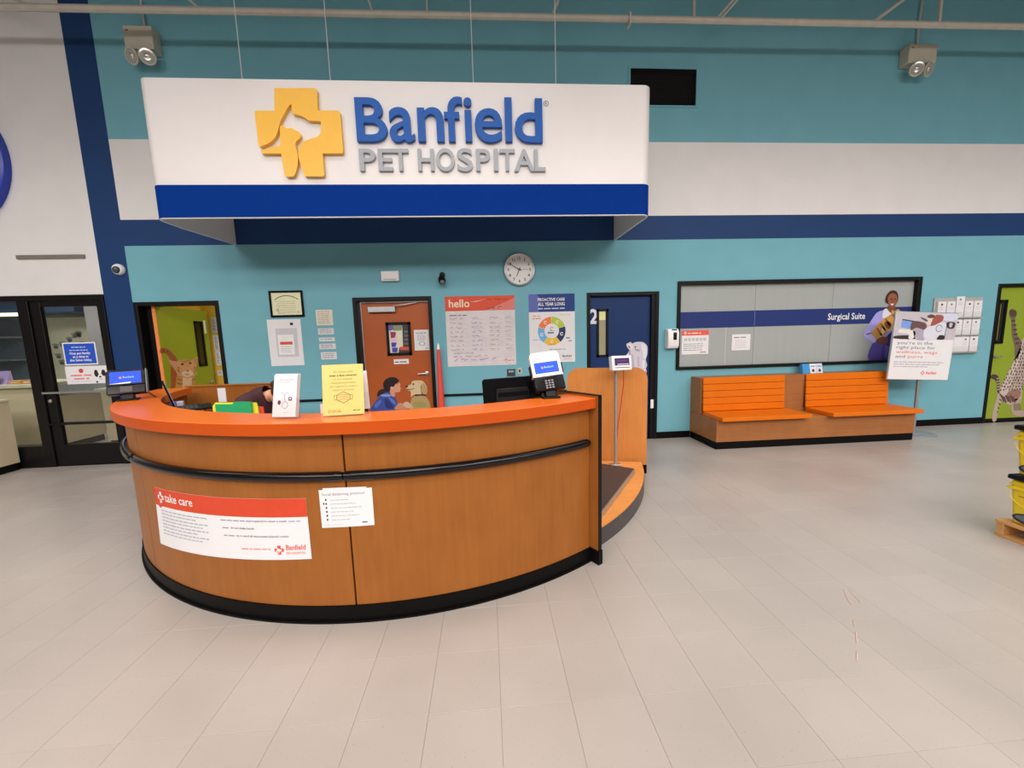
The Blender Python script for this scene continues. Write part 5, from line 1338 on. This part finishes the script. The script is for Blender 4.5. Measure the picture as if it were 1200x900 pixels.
for i in range(22):
    z = 4.655 + i * 0.0204; sl.add([(2.052, WALL + 0.005, z), (2.963, WALL + 0.005, z), (2.963, WALL + 0.03, z + 0.014), (2.052, WALL + 0.03, z + 0.014), (2.052, WALL + 0.006, z - 0.002), (2.963, WALL + 0.006, z - 0.002), (2.963, WALL + 0.031, z + 0.012), (2.052, WALL + 0.031, z + 0.012)], [(0, 1, 2, 3), (7, 6, 5, 4), (0, 4, 5, 1), (3, 2, 6, 7)])
sl.build('louver_slats', t, smooth=False, kind='stuff')
t = thing('round_sign', (-6.643, WALL, 3.09), 'large round royal blue wall sign cut by the left edge', 'sign')
MB(material('royal_blue_sign', C(26, 50, 150), 0.3, vary=0.02)).lathe([(0.84, 0.001), (0.84, 0.08), (0.825, 0.09)], (-6.643, WALL, 3.929), (0, -1, 0), 64).build('disc', t)
MB(material('brown_strip_metal', C(112, 100, 90), 0.6)).box(-5.93, -5.12, WALL - 0.02, WALL - 0.0005, 2.742, 2.790).build('wall_strip', label='narrow brown strip on the white wall above storefront', cat='strip', bevel=0.003)

# ================================================================== ON THE LOWER WALL
t = thing('wall_clock', (0.49, WALL, 2.5), 'round white wall clock above the hello poster', 'clock')
cc = Vector((0.49, WALL, 2.508))
MB(M_METAL).lathe([(0.222, 0.001), (0.222, 0.035), (0.212, 0.045), (0.198, 0.04), (0.196, 0.02)], cc, (0, -1, 0), 48).build('rim', t)
MB(M_PLASTICW).lathe([(0.197, 0.015), (0.197, 0.022)], cc, (0, -1, 0), 40).build('dial', t)
p = Print(on_wall(WALL - 0.0222))
for i in range(1, 13):
    a = math.radians(90 - 30 * i); p.text(str(i), cc.x + 0.152 * math.cos(a), cc.z + 0.152 * math.sin(a) - 0.019, 0.038, (40, 36, 38), 1, align='c', bold=0.02)
for i in range(60):
    a = math.radians(6 * i); r_ = 0.178 if i % 5 else 0.174
    p.line([(cc.x + r_ * math.cos(a), cc.z + r_ * math.sin(a)), (cc.x + 0.185 * math.cos(a), cc.z + 0.185 * math.sin(a))], 0.002, (60, 56, 58), 1)
p.build('numerals', t)
def hand_(name, deg, ln, w, yy):
    a = math.radians(90 - deg); d_ = Vector((math.cos(a), 0, math.sin(a))); n_ = Vector((-d_.z, 0, d_.x))
    b = MB(M_BLACK); f0 = [cc + d_ * -0.03 + n_ * w, cc + d_ * ln + n_ * w * 0.5, cc + d_ * ln - n_ * w * 0.5, cc + d_ * -0.03 - n_ * w]
    b.add([(v.x, WALL - yy, v.z) for v in f0] + [(v.x, WALL - yy + 0.002, v.z) for v in f0], [(0, 1, 2, 3), (7, 6, 5, 4), (0, 4, 5, 1), (1, 5, 6, 2), (2, 6, 7, 3), (3, 7, 4, 0)]); return b.build(name, t, smooth=False)
hand_('hour_hand', 203, 0.10, 0.006, 0.028); hand_('minute_hand', 300, 0.15, 0.005, 0.031); hand_('second_hand', 90, 0.15, 0.0018, 0.034)

t = thing('alarm_box', (-1.275, WALL, 2.38), 'small white alarm box above the orange door', 'alarm')
MB(M_PLASTICW).box(-1.392, -1.155, WALL - 0.05, WALL - 0.001, 2.382, 2.515).build('case', t, bevel=0.008); MB(material('grey_grille', C(170, 162, 158), 0.5)).box(-1.36, -1.19, WALL - 0.053, WALL - 0.0505, 2.395, 2.41).build('grille', t)
t = thing('bracket_camera', (-0.58, WALL, 2.32), 'small black bracket camera between orange door and clock', 'camera')
MB(M_BLACK).lathe([(0.04, 0.0), (0.04, 0.012)], (-0.575, WALL - 0.0005, 2.455), (0, -1, 0), 16).tube([(-0.575, WALL - 0.01, 2.455), (-0.575, WALL - 0.07, 2.45), (-0.575, WALL - 0.08, 2.41)], 0.012, 8).build('bracket', t)
MB(M_BLACK).lathe([(0.03, -0.06), (0.045, -0.05), (0.05, 0.03), (0.035, 0.055)], (-0.575, WALL - 0.085, 2.375), (0.15, -0.8, -0.6), 16).build('body', t)
MB(material('grey_lens', C(110, 106, 106), 0.1)).lathe([(0.03, 0.0555), (0.02, 0.062)], (-0.575, WALL - 0.085, 2.375), (0.15, -0.8, -0.6), 14).build('lens', t)
t = thing('dome_camera', (-4.73, WALL, 2.55), 'small white dome camera on the navy column', 'camera')
MB(M_PLASTICW).lathe([(0.07, 0.001), (0.07, 0.03), (0.06, 0.045)], (-4.73, WALL, 2.595), (0, -1, 0), 24).build('housing', t)
MB(material('smoked_dome', C(60, 60, 64), 0.1)).ellipsoid((-4.73, WALL - 0.05, 2.585), (0.045, 0.035, 0.045), 16, 10).build('dome', t)

# framed certificate
t = thing('framed_certificate', (-2.67, WALL, 1.937), 'black framed cream certificate on the teal wall', 'certificate')
x0, x1, z0, z1, w = -2.892, -2.455, 1.937, 2.285, 0.025
b = MB(M_BLACKGLOSS)
for q in ((x0, x0 + w, z0, z1), (x1 - w, x1, z0, z1), (x0 + w, x1 - w, z1 - w, z1), (x0 + w, x1 - w, z0, z0 + w)): b.box(q[0], q[1], WALL - 0.022, WALL - 0.0005, q[2], q[3])
b.build('frame', t, bevel=0.002)
MB(material('cream_parchment', C(206, 198, 160), 0.5)).box(x0 + w, x1 - w, WALL - 0.010, WALL - 0.001, z0 + w, z1 - w).build('sheet', t)
p = Print(on_wall(WALL - 0.010)); p.arc(-2.673, 1.98, 0.235, 0.245, 50, 130, (90, 84, 62), 1, 14)
for j in range(6): p.words(-2.82 + 0.02 * (j % 2), -2.53, 2.14 - j * 0.028, 0.009, (150, 142, 108), 1, 100 + j)
p.words(-2.80, -2.70, 1.985, 0.008, (130, 122, 90), 1, 110); p.ellipse(-2.80, 2.03, 0.022, 0.022, (186, 176, 130), 1); p.ellipse(-2.53, 2.0, 0.018, 0.018, (186, 176, 130), 1); p.build('printed_text', t)

r, p = poster('notice_board', -2.96, -2.52, 1.277, 1.908, 'large white notice sheet below the framed certificate', 'notice')
p.rect(-2.86, -2.58, 1.40, 1.785, (184, 176, 176), 1); p.rect(-2.84, -2.63, 1.43, 1.70, (214, 208, 208), 2); p.rect(-2.815, -2.65, 1.565, 1.605, (196, 78, 60), 3)
for j in range(4): p.words(-2.81, -2.65, 1.535 - j * 0.024, 0.008, (140, 136, 140), 3, 120 + j)
p.build('inner_sheet', r); p.rect(-2.66, -2.62, 1.825, 1.86, (40, 36, 36), 1); p.build('black_square', r)
labs = ('topmost and largest cream note left of the orange door', 'second note from the top left of the orange door', 'third note, the narrowest, left of the orange door', 'fourth note from the top left of the orange door', 'lowest note in the column left of the orange door')
for i, (x0, x1, z0, z1) in enumerate(((-2.308, -2.088, 1.813, 2.022), (-2.298, -2.088, 1.688, 1.772), (-2.296, -2.085, 1.593, 1.646), (-2.30, -2.08, 1.487, 1.563), (-2.288, -2.078, 1.345, 1.446))):
    r, p = poster('wall_note', x0, x1, z0, z1, labs[i], 'note', group='column of notes left of the orange door', mat=material('note_paper', C(198, 190, 184), 0.7) if i else material('cream_note_paper', C(200, 188, 168), 0.7))
    nl = 7 if i == 0 else (1 if i == 2 else 3)
    for j in range(nl): p.words(x0 + 0.02, x1 - 0.02, z1 - (j + 1) * (z1 - z0) / (nl + 1), 0.012, (150, 128, 112) if i == 0 else (120, 112, 116), 1, 130 + i * 9 + j)
    p.build('printed_text', r)

# hello poster
r, p = poster('hello_poster', -0.558, 0.414, 1.188, 2.163, 'large white hello poster with red heading on the teal wall', 'poster', mat=material('whiteboard_sheet', C(200, 188, 184), 0.25))
p.rect(-0.558, 0.414, 1.962, 2.163, (196, 74, 50), 1)
p.poly([(0.0, 1.962), (0.414, 1.962), (0.414, 2.13), (0.3, 2.08), (0.15, 2.02)], (200, 110, 100), 2)
p.poly(smooth_line([(-0.21, 2.085), (-0.1, 2.09), (0.02, 2.13), (-0.08, 2.10)], 3), (236, 214, 196), 2)
p.text('hello', -0.505, 2.015, 0.105, (226, 190, 160), 3, bold=0.02, res=3)
p.words(0.03, 0.3, 1.98, 0.035, (110, 60, 60), 3, 204, hand=True); p.words(0.02, 0.36, 2.10, 0.025, (120, 50, 40), 3, 205, hand=True); p.build('heading', r)
p.words(-0.505, -0.2, 1.895, 0.024, (120, 106, 112), 1, 140)
for j in range(8):
    z = 1.845 - j * 0.062
    for c_, (a, b_) in enumerate(((-0.505, -0.25), (-0.20, 0.0), (0.05, 0.24), (0.27, 0.39))):
        p.rect(a, b_, z - 0.008, z - 0.005, (170, 150, 156), 1); p.words(a, b_, z + 0.001, 0.026, ((150, 110, 130), (130, 100, 150), (150, 110, 110), (160, 130, 150))[c_], 2, 150 + j * 5 + c_, fill=0.75, hand=True)
p.build('handwritten_list', r)
p.text('caring for your pet', -0.47, 1.365, 0.026, (110, 96, 104), 1)
p.words(-0.47, 0.1, 1.315, 0.03, (160, 110, 120), 1, 200, hand=True); p.words(-0.47, 0.2, 1.265, 0.034, (120, 90, 150), 1, 201, hand=True)
for z in (1.308, 1.255, 1.21): p.rect(-0.47, 0.36, z, z + 0.003, (180, 150, 150), 1)
p.build('caption', r)
p.cross_logo(0.265, 1.255, 0.024, (196, 84, 60), (200, 188, 184), 2); p.words(0.30, 0.39, 1.245, 0.022, (200, 110, 90), 2, 203)
p.build('logo', r)

# care wheel poster
r, p = poster('care_poster', 0.612, 1.270, 1.202, 2.170, 'navy and white all year care poster with coloured wheel', 'poster')
p.rect(0.612, 1.270, 1.922, 2.170, (32, 54, 110), 1)
p.poly([(0.612, 1.922), (0.75, 1.922), (0.78, 2.1), (0.73, 2.17), (0.612, 2.17)], (84, 92, 150), 2)
p.text('PROACTIVE CARE', 0.742, 2.075, 0.040, (222, 220, 226), 3, width=0.385, bold=0.02); p.text('ALL YEAR LONG', 0.742, 2.008, 0.045, (222, 220, 226), 3, width=0.385, bold=0.02); p.build('heading', r); p.words(0.742, 1.13, 1.96, 0.024, (180, 184, 204), 3, 210, fill=1.0)
p.build('subheading', r)
wx, wz = 0.935, 1.652
for a0, col in ((92, (214, 112, 60)), (20, (164, 178, 52)), (-52, (34, 50, 84)), (-124, (224, 166, 46)), (-196, (104, 156, 192))):
    p.arc(wx, wz, 0.105, 0.2, a0, a0 + 70, col, 1, 12)
    am = math.radians(a0 + 35); p.arc(wx + 0.15 * math.cos(am), wz + 0.15 * math.sin(am), 0.014, 0.024, 20, 330, (222, 218, 214), 2, 10)
p.arc(wx, wz + 0.035, 0.016, 0.024, 0, 300, (120, 116, 120), 1, 10); p.words(wx - 0.06, wx + 0.07, wz - 0.035, 0.03, (90, 80, 110), 1, 212, fill=1.0); p.words(wx - 0.05, wx + 0.06, wz - 0.002, 0.012, (130, 120, 150), 1, 213, fill=1.0)
p.build('care_wheel', r)
p.words(0.66, 0.79, 1.86, 0.016, (214, 130, 90), 1, 214); p.words(0.66, 0.79, 1.825, 0.018, (190, 100, 70), 1, 215); p.build('caption', r); p.words(1.06, 1.23, 1.87, 0.016, (180, 186, 90), 1, 216); p.build('caption', r); p.words(0.66, 0.79, 1.525, 0.016, (120, 160, 196), 1, 217); p.build('caption', r)
p.words(1.14, 1.23, 1.54, 0.022, (50, 50, 60), 1, 218); p.words(1.17, 1.23, 1.5, 0.016, (80, 80, 90), 1, 219); p.build('caption', r); p.words(0.87, 1.0, 1.45, 0.016, (226, 180, 90), 1, 220); p.build('caption', r); p.words(0.9, 1.18, 1.385, 0.014, (110, 106, 110), 1, 221)
p.build('caption', r); p.text('Banfield', 1.085, 1.275, 0.03, (50, 46, 60), 1, bold=0.02); p.words(1.1, 1.23, 1.245, 0.012, (190, 130, 130), 1, 222); p.build('logo', r)

t = thing('wall_socket', (0.337, WALL, 1.03), 'dark wall socket plate below the hello poster', 'socket')
MB(material('dark_plate', C(54, 54, 58), 0.4)).box(0.277, 0.397, WALL - 0.01, WALL - 0.0005, 1.025, 1.125).build('plate', t, bevel=0.003); MB(material('grey_insert', C(150, 148, 146), 0.4)).box(0.30, 0.375, WALL - 0.014, WALL - 0.0102, 1.08, 1.105).build('outlet', t)
t = thing('wall_socket', (0.46, WALL, 1.05), 'beige wall socket beside the dark one, below posters', 'socket')
MB(M_BEIGE).box(0.43, 0.49, WALL - 0.008, WALL - 0.0005, 1.05, 1.14).build('plate', t, bevel=0.003); MB(material('dark_plate', C(54, 54, 58), 0.4)).box(0.447, 0.473, WALL - 0.011, WALL - 0.0082, 1.075, 1.115).build('outlet', t)

t = thing('folded_cone', (-0.66, 5.24, 0), 'tall slim red folded cone with white tip beside orange door', 'cone')
MB(material('red_fabric', C(206, 62, 48), 0.6, vary=0.05)).lathe([(0.075, 0.0), (0.072, 0.03), (0.052, 0.5), (0.034, 1.1), (0.022, 1.44)], (-0.668, 5.235, 0), (0, 0, 1), 12).build('body', t)
MB(M_PLASTICW).lathe([(0.022, 1.44), (0.016, 1.49), (0.005, 1.525)], (-0.668, 5.235, 0), (0, 0, 1), 10).build('tip', t)

t = thing('sanitizer_dispenser', (2.676, WALL, 1.35), 'white hand sanitizer dispenser between navy door and long window', 'dispenser')
b = MB(M_PLASTICW).prism([(WALL - 0.001, 1.352), (WALL - 0.09, 1.352), (WALL - 0.115, 1.40), (WALL - 0.115, 1.58), (WALL - 0.085, 1.635), (WALL - 0.001, 1.635)], 2.60, 2.765, 'x').build('case', t, bevel=0.012)
MB(M_BLACK).box(2.675, 2.725, WALL - 0.119, WALL - 0.1155, 1.475, 1.58).build('window', t); MB(M_RUBBER).box(2.665, 2.735, WALL - 0.1, WALL - 0.088, 1.612, 1.628).build('badge', t)

# ================================================================== BENCH
t = thing('waiting_bench', (4.44, 4.9, 0), 'long wood bench with two orange seats under the window', 'bench')
bx0, bx1 = 3.02, 5.87
MB(M_RUBBER).box(bx0 + 0.0, bx1, 4.675, WALL - 0.013, 0, 0.0995).build('plinth', t, bevel=0.003)
MB(M_BENCH).box(bx0, bx1, 4.67, WALL - 0.001, 0.1, 0.398).build('base', t, bevel=0.003)
MB(M_BENCH).box(bx0, bx1, 5.065, WALL - 0.001, 0.3985, 0.925).build('back_box', t, bevel=0.003)
for x0, x1 in ((3.035, 4.275), (4.572, 5.872)):
    MB(M_ORANGE2).box(x0, x1, 4.57, 5.02, 0.4, 0.452).build('seat', t, bevel=0.005)
    n_ = 5; z0 = 0.455; hh = (0.935 - z0) / n_
    for j in range(n_):
        b = MB(M_ORANGE2); b.M = Matrix.Translation((0, 5.02, z0)) @ Matrix.Rotation(math.radians(-3), 4, 'X')
        b.box(x0, x1 - 0.03, -0.012, 0.012, j * hh + 0.0025, (j + 1) * hh - 0.0025); b.build('back_slat', t, bevel=0.003)
    MB(M_BLACK).box(x0 + 0.01, x1 - 0.04, 5.045, 5.064, 0.45, 0.9).build('back_batten', t)
for i, (xa, xb, colr, lab) in enumerate(((4.64, 4.75, (60, 130, 180), 'blue leaflet box at the left on the bench back'), (4.755, 4.85, (206, 200, 204), 'white leaflet with dark picture in the middle on bench back'), (4.855, 4.95, (196, 190, 196), 'white leaflet at the right on the bench back'))):
    t2 = thing('leaflet', (xa, 5.2, 0.925), lab, 'leaflet', 'leaflets on top of the bench')
    MB(ink(*colr)).prism([(5.17, 0.926), (5.23, 0.926), (5.24, 1.06), (5.20, 1.065)], xa, xb, 'x').build('sheet', t2)
    if i: 
        p = Print(lambda u, v, d: (u, 5.17 + (v - 0.926) * 0.03 / 0.139 - d - 0.001, v)); p.ellipse((xa + xb) / 2, 0.965, 0.022, 0.022, (70, 56, 56), 1, 12); p.rect(xa + 0.015, xb - 0.015, 1.02, 1.035, (70, 130, 176), 1); p.build('print', t2)

# ================================================================== FLOOR SIGN STAND
t = thing('poster_stand', (6.26, 4.91, 0), 'floor stand with white poster about wellness, wags and purrs', 'sign')
MB(material('grey_stand_metal', C(150, 144, 140), 0.4, 0.5)).lathe([(0.2, 0.0), (0.2, 0.008), (0.19, 0.014), (0.03, 0.018)], (6.26, 4.93, 0), (0, 0, 1), 40).build('foot_disc', t)
MB(M_METAL).box(6.215, 6.255, 4.955, 4.975, 0.016, 1.7).build('post', t)
PYs = 4.93
q = [xz(1043.8, 443.0, PYs), xz(1109.5, 446, PYs), xz(1121, 367, PYs), xz(1049, 366, PYs)]
ang = math.radians(3.0); cx_, cz_ = sum(a[0] for a in q) / 4, sum(a[1] for a in q) / 4
SMx = Matrix.Translation((cx_, PYs, cz_)) @ Matrix.Rotation(ang, 4, 'Y')
hw, hh = 0.47, 0.475
b = MB(M_METAL); b.M = SMx; b.box(-hw - 0.01, hw + 0.01, 0.0, 0.02, -hh - 0.008, hh + 0.008); b.build('frame', t, bevel=0.003)
b = MB(M_PAPER); b.M = SMx; b.box(-hw, hw, -0.003, -0.0005, -hh, hh); sh_ = b.build('poster_sheet', t)
p = Print(lambda u, v, d: tuple(SMx @ Vector((u, -0.003 - d, v))))
def pz(x, y): return (-0.445 + (x - 110) / (740 - 110) * 0.87, 0.46 - (y - 65) / (345 - 65) * 0.36)
def ph(pts, col, layer, sm=3): p.poly([pz(*q_) for q_ in pts], col, layer, sm)
p.rect(-hw + 0.005, hw - 0.005, 0.10, hh - 0.003, (178, 166, 168), 1)
ph([(600, 70), (760, 60), (760, 130), (620, 130)], (190, 188, 198), 2)
ph([(165, 135), (285, 150), (262, 235), (155, 222)], (112, 140, 192), 2, 0); ph([(160, 130), (290, 146), (288, 158), (162, 142)], (60, 50, 60), 3, 0)
ph([(110, 315), (250, 305), (340, 310), (330, 345), (110, 345)], (56, 42, 42), 2)
ph([(150, 240), (320, 260), (310, 340), (260, 340), (250, 290), (150, 280)], (206, 196, 186), 3)
ph([(270, 160), (340, 150), (420, 170), (440, 210), (410, 240), (330, 220), (270, 250)], (96, 68, 66), 4)
ph([(300, 230), (420, 240), (450, 345), (340, 345)], (160, 146, 156), 3)
ph([(420, 240), (520, 180), (600, 150), (660, 180), (660, 300), (560, 345), (440, 345)], (196, 190, 196), 4)
ph([(440, 100), (500, 85), (520, 130), (480, 190), (430, 170)], (204, 182, 168), 4); ph([(430, 90), (470, 72), (510, 85), (500, 108), (450, 112)], (84, 64, 60), 5)
ph([(510, 90), (560, 75), (610, 90), (605, 140), (560, 170), (520, 190), (480, 190)], (144, 76, 62), 5); ph([(370, 105), (440, 135), (430, 150), (365, 115)], (90, 74, 80), 5)
p.arc(pz(580, 220)[0], pz(580, 220)[1], 0.042, 0.05, 0, 330, (90, 84, 96), 6, 16)
ph([(665, 150), (750, 155), (745, 215), (690, 220), (660, 190)], (58, 48, 54), 5); ph([(690, 160), (725, 165), (715, 205), (692, 200)], (176, 166, 168), 6); ph([(660, 160), (668, 160), (660, 320), (652, 320)], (70, 60, 66), 5, 0)
ph([(580, 320), (600, 295), (650, 300), (655, 340), (575, 342)], (50, 40, 44), 6)
p.build('photo_print', sh_)
for i, (s_, col) in enumerate((('you’re in the', (96, 90, 96)), ('right place for', (96, 90, 96)), ('wellness, wags', (206, 90, 74)), ('and', (96, 90, 96)))):
    w_ = p.text(s_, -0.40, 0.024 - i * 0.064, 0.044, col, 1, bold=0.0, width=(0.55, 0.60, 0.64, 0.15)[i])
p.text('purrs', -0.205, -0.168, 0.044, (206, 90, 74), 1, width=0.23)
p.build('slogan', sh_)
for j in range(3): p.words(-0.41, 0.36, -0.232 - j * 0.032, 0.016, (150, 140, 146), 1, 230 + j, fill=(1.0, 0.94, 0.7)[j])
p.build('text_block', sh_)
p.cross_logo(0.06, -0.378, 0.03, (206, 76, 56), (214, 206, 204), 1); p.text('Banfield', 0.115, -0.394, 0.036, (212, 100, 84), 1, bold=0.03)
p.build('logo', sh_)

# ================================================================== BROCHURE RACK
t = thing('brochure_rack', (7.2, WALL, 1.13), 'grey wall rack of white brochures beside the green door', 'rack')
x0, x1 = 6.80, 7.60
MB(material('grey_acrylic', C(160, 154, 146), 0.3)).box(x0, x1, WALL - 0.02, WALL - 0.0005, 1.13, 1.985).build('back_panel', t, bevel=0.003)
rows = ((1.69, 1.93), (1.425, 1.655), (1.165, 1.395))
for r_, (za, zb) in enumerate(rows):
    MB(material('grey_acrylic', C(160, 154, 146), 0.3)).box(x0 + 0.01, x1 - 0.01, WALL - 0.06, WALL - 0.0205, za - 0.022, za - 0.002).build('ledge', t, bevel=0.002)
    MB(M_CLEAR).box(x0 + 0.01, x1 - 0.01, WALL - 0.062, WALL - 0.0605, za - 0.02, za + 0.08).build('pocket_front', t)
cols = [x0 + 0.035 + i * 0.149 for i in range(5)]
names_r = ('top', 'middle', 'bottom'); names_c = ('leftmost', 'second', 'third', 'fourth', 'rightmost')
for r_, (za, zb) in enumerate(rows):
    for c_, x in enumerate(cols):
        if r_ == 2 and c_ in (2,): continue
        hi = 0.07 if (r_ == 0 and c_ == 2) else 0.0
        q = thing('brochure', (x + 0.065, WALL - 0.04, za), 'white brochure, %s in the %s row of the wall rack' % (names_c[c_], names_r[r_]), 'brochure', 'brochures in the wall rack')
        b = MB(M_PAPER)
        xa, xb = (x, x + 0.131) if not (r_ == 2 and c_ == 3) else (x - 0.15, x + 0.131)
        b.box(xa, xb, WALL - 0.045, WALL - 0.0215, za, zb + hi); b.build('leaf', q)
        p = Print(on_wall(WALL - 0.045)); dk = (120, 112, 116) if (r_ + c_) % 3 else (70, 56, 56)
        p.ellipse(x + 0.06 + 0.01 * (c_ % 2), zb + hi - 0.045, 0.018, 0.016, dk, 1, 10); p.words(x + 0.02, x + 0.115, zb + hi - 0.095, 0.011, (176, 166, 168), 1, 240 + r_ * 5 + c_); p.words(x + 0.02, x + 0.115, zb + hi - 0.12, 0.009, (186, 150, 150), 1, 260 + r_ * 5 + c_); p.build('print', q)

# ================================================================== PALLET AND LITTER PAILS
M_PALLET = wood('pallet_pine', C(186, 136, 84), grain=(26, 3, 26), rough=0.8)
t = thing('wood_pallet', (4.25, 1.8, 0), 'rough wooden pallet under the yellow pails', 'pallet')
for i in range(7):
    x = 3.74 + i * 0.155; MB(M_PALLET).box(x, x + 0.10 + 0.01 * (i % 2), 1.2, 2.39, 0.104, 0.124).build('top_board', t, bevel=0.002)
for y in (1.205, 1.775, 2.345): MB(M_PALLET).box(3.745, 4.76, y, y + 0.04, 0.0165, 0.1035).build('stringer', t, bevel=0.002)
for x in (3.745, 4.2, 4.66): MB(M_PALLET).box(x, x + 0.1, 1.2, 2.39, 0.0, 0.016).build('bottom_board', t, bevel=0.002)
M_YEL = material('yellow_pail_plastic', C(242, 204, 30, 0.75), 0.35, vary=0.02)
def pail(z, label, dx):
    X, Y_ = 3.752 + dx, 2.03
    t = thing('litter_pail', (X + 0.16, Y_ + 0.16, z), label, 'pail', 'yellow pails stacked on the pallet')
    b = MB(M_YEL); lo = [(0.022, 0.022), (0.298, 0.022), (0.298, 0.298), (0.022, 0.298)]; hi = [(0.0, 0.0), (0.32, 0.0), (0.32, 0.32), (0.0, 0.32)]
    vs = [(X + a, Y_ + c, z) for a, c in lo] + [(X + a, Y_ + c, z + 0.325) for a, c in hi]
    b.add(vs, [(0, 3, 2, 1), (4, 5, 6, 7), (0, 1, 5, 4), (1, 2, 6, 5), (2, 3, 7, 6), (3, 0, 4, 7)]); body_ = b.build('body', t, bevel=0.02)
    b = MB(M_YEL); b.box(X - 0.008, X + 0.328, Y_ - 0.008, Y_ + 0.328, z + 0.255, z + 0.275); b.box(X - 0.005, X + 0.325, Y_ - 0.005, Y_ + 0.325, z + 0.29, z + 0.30); b.build('rim', t, bevel=0.006)
    MB(M_BLACK).box(X - 0.012, X + 0.332, Y_ - 0.012, Y_ + 0.332, z + 0.3255, z + 0.362).build('lid', t, bevel=0.012)
    MB(M_YEL).tube([(X - 0.009, Y_ + 0.16 + 0.15 * math.cos(math.pi * i / 10), z + 0.235 - 0.10 * math.sin(math.pi * i / 10)) for i in range(11)], 0.0028, 6).build('handle', t)
    lm = lambda u, v, d: (X + 0.02 * (1 - v / 0.325) - d - 0.001, Y_ + 0.32 - u, z + v)
    p = Print(lm)
    p.ellipse(0.155, 0.055, 0.13, 0.045, (52, 50, 52), 1, 20); p.ellipse(0.155, 0.06, 0.115, 0.028, (96, 100, 104), 2, 20)
    p.build('oval_label', body_); p.text('Tidy', 0.095, 0.135, 0.055, (60, 44, 20), 1, bold=0.03, shear=0.2); p.build('lettering', body_); p.words(0.05, 0.16, 0.21, 0.014, (176, 120, 50), 1, 300); p.build('lettering', body_); p.words(0.09, 0.25, 0.05, 0.014, (180, 180, 184), 3, 301)
    p.build('lettering', body_)
    return t
pail(0.1245, 'lower yellow litter pail with black lid, on the pallet', 0.0)
pail(0.4870, 'upper yellow litter pail with black lid, atop the other', -0.003)
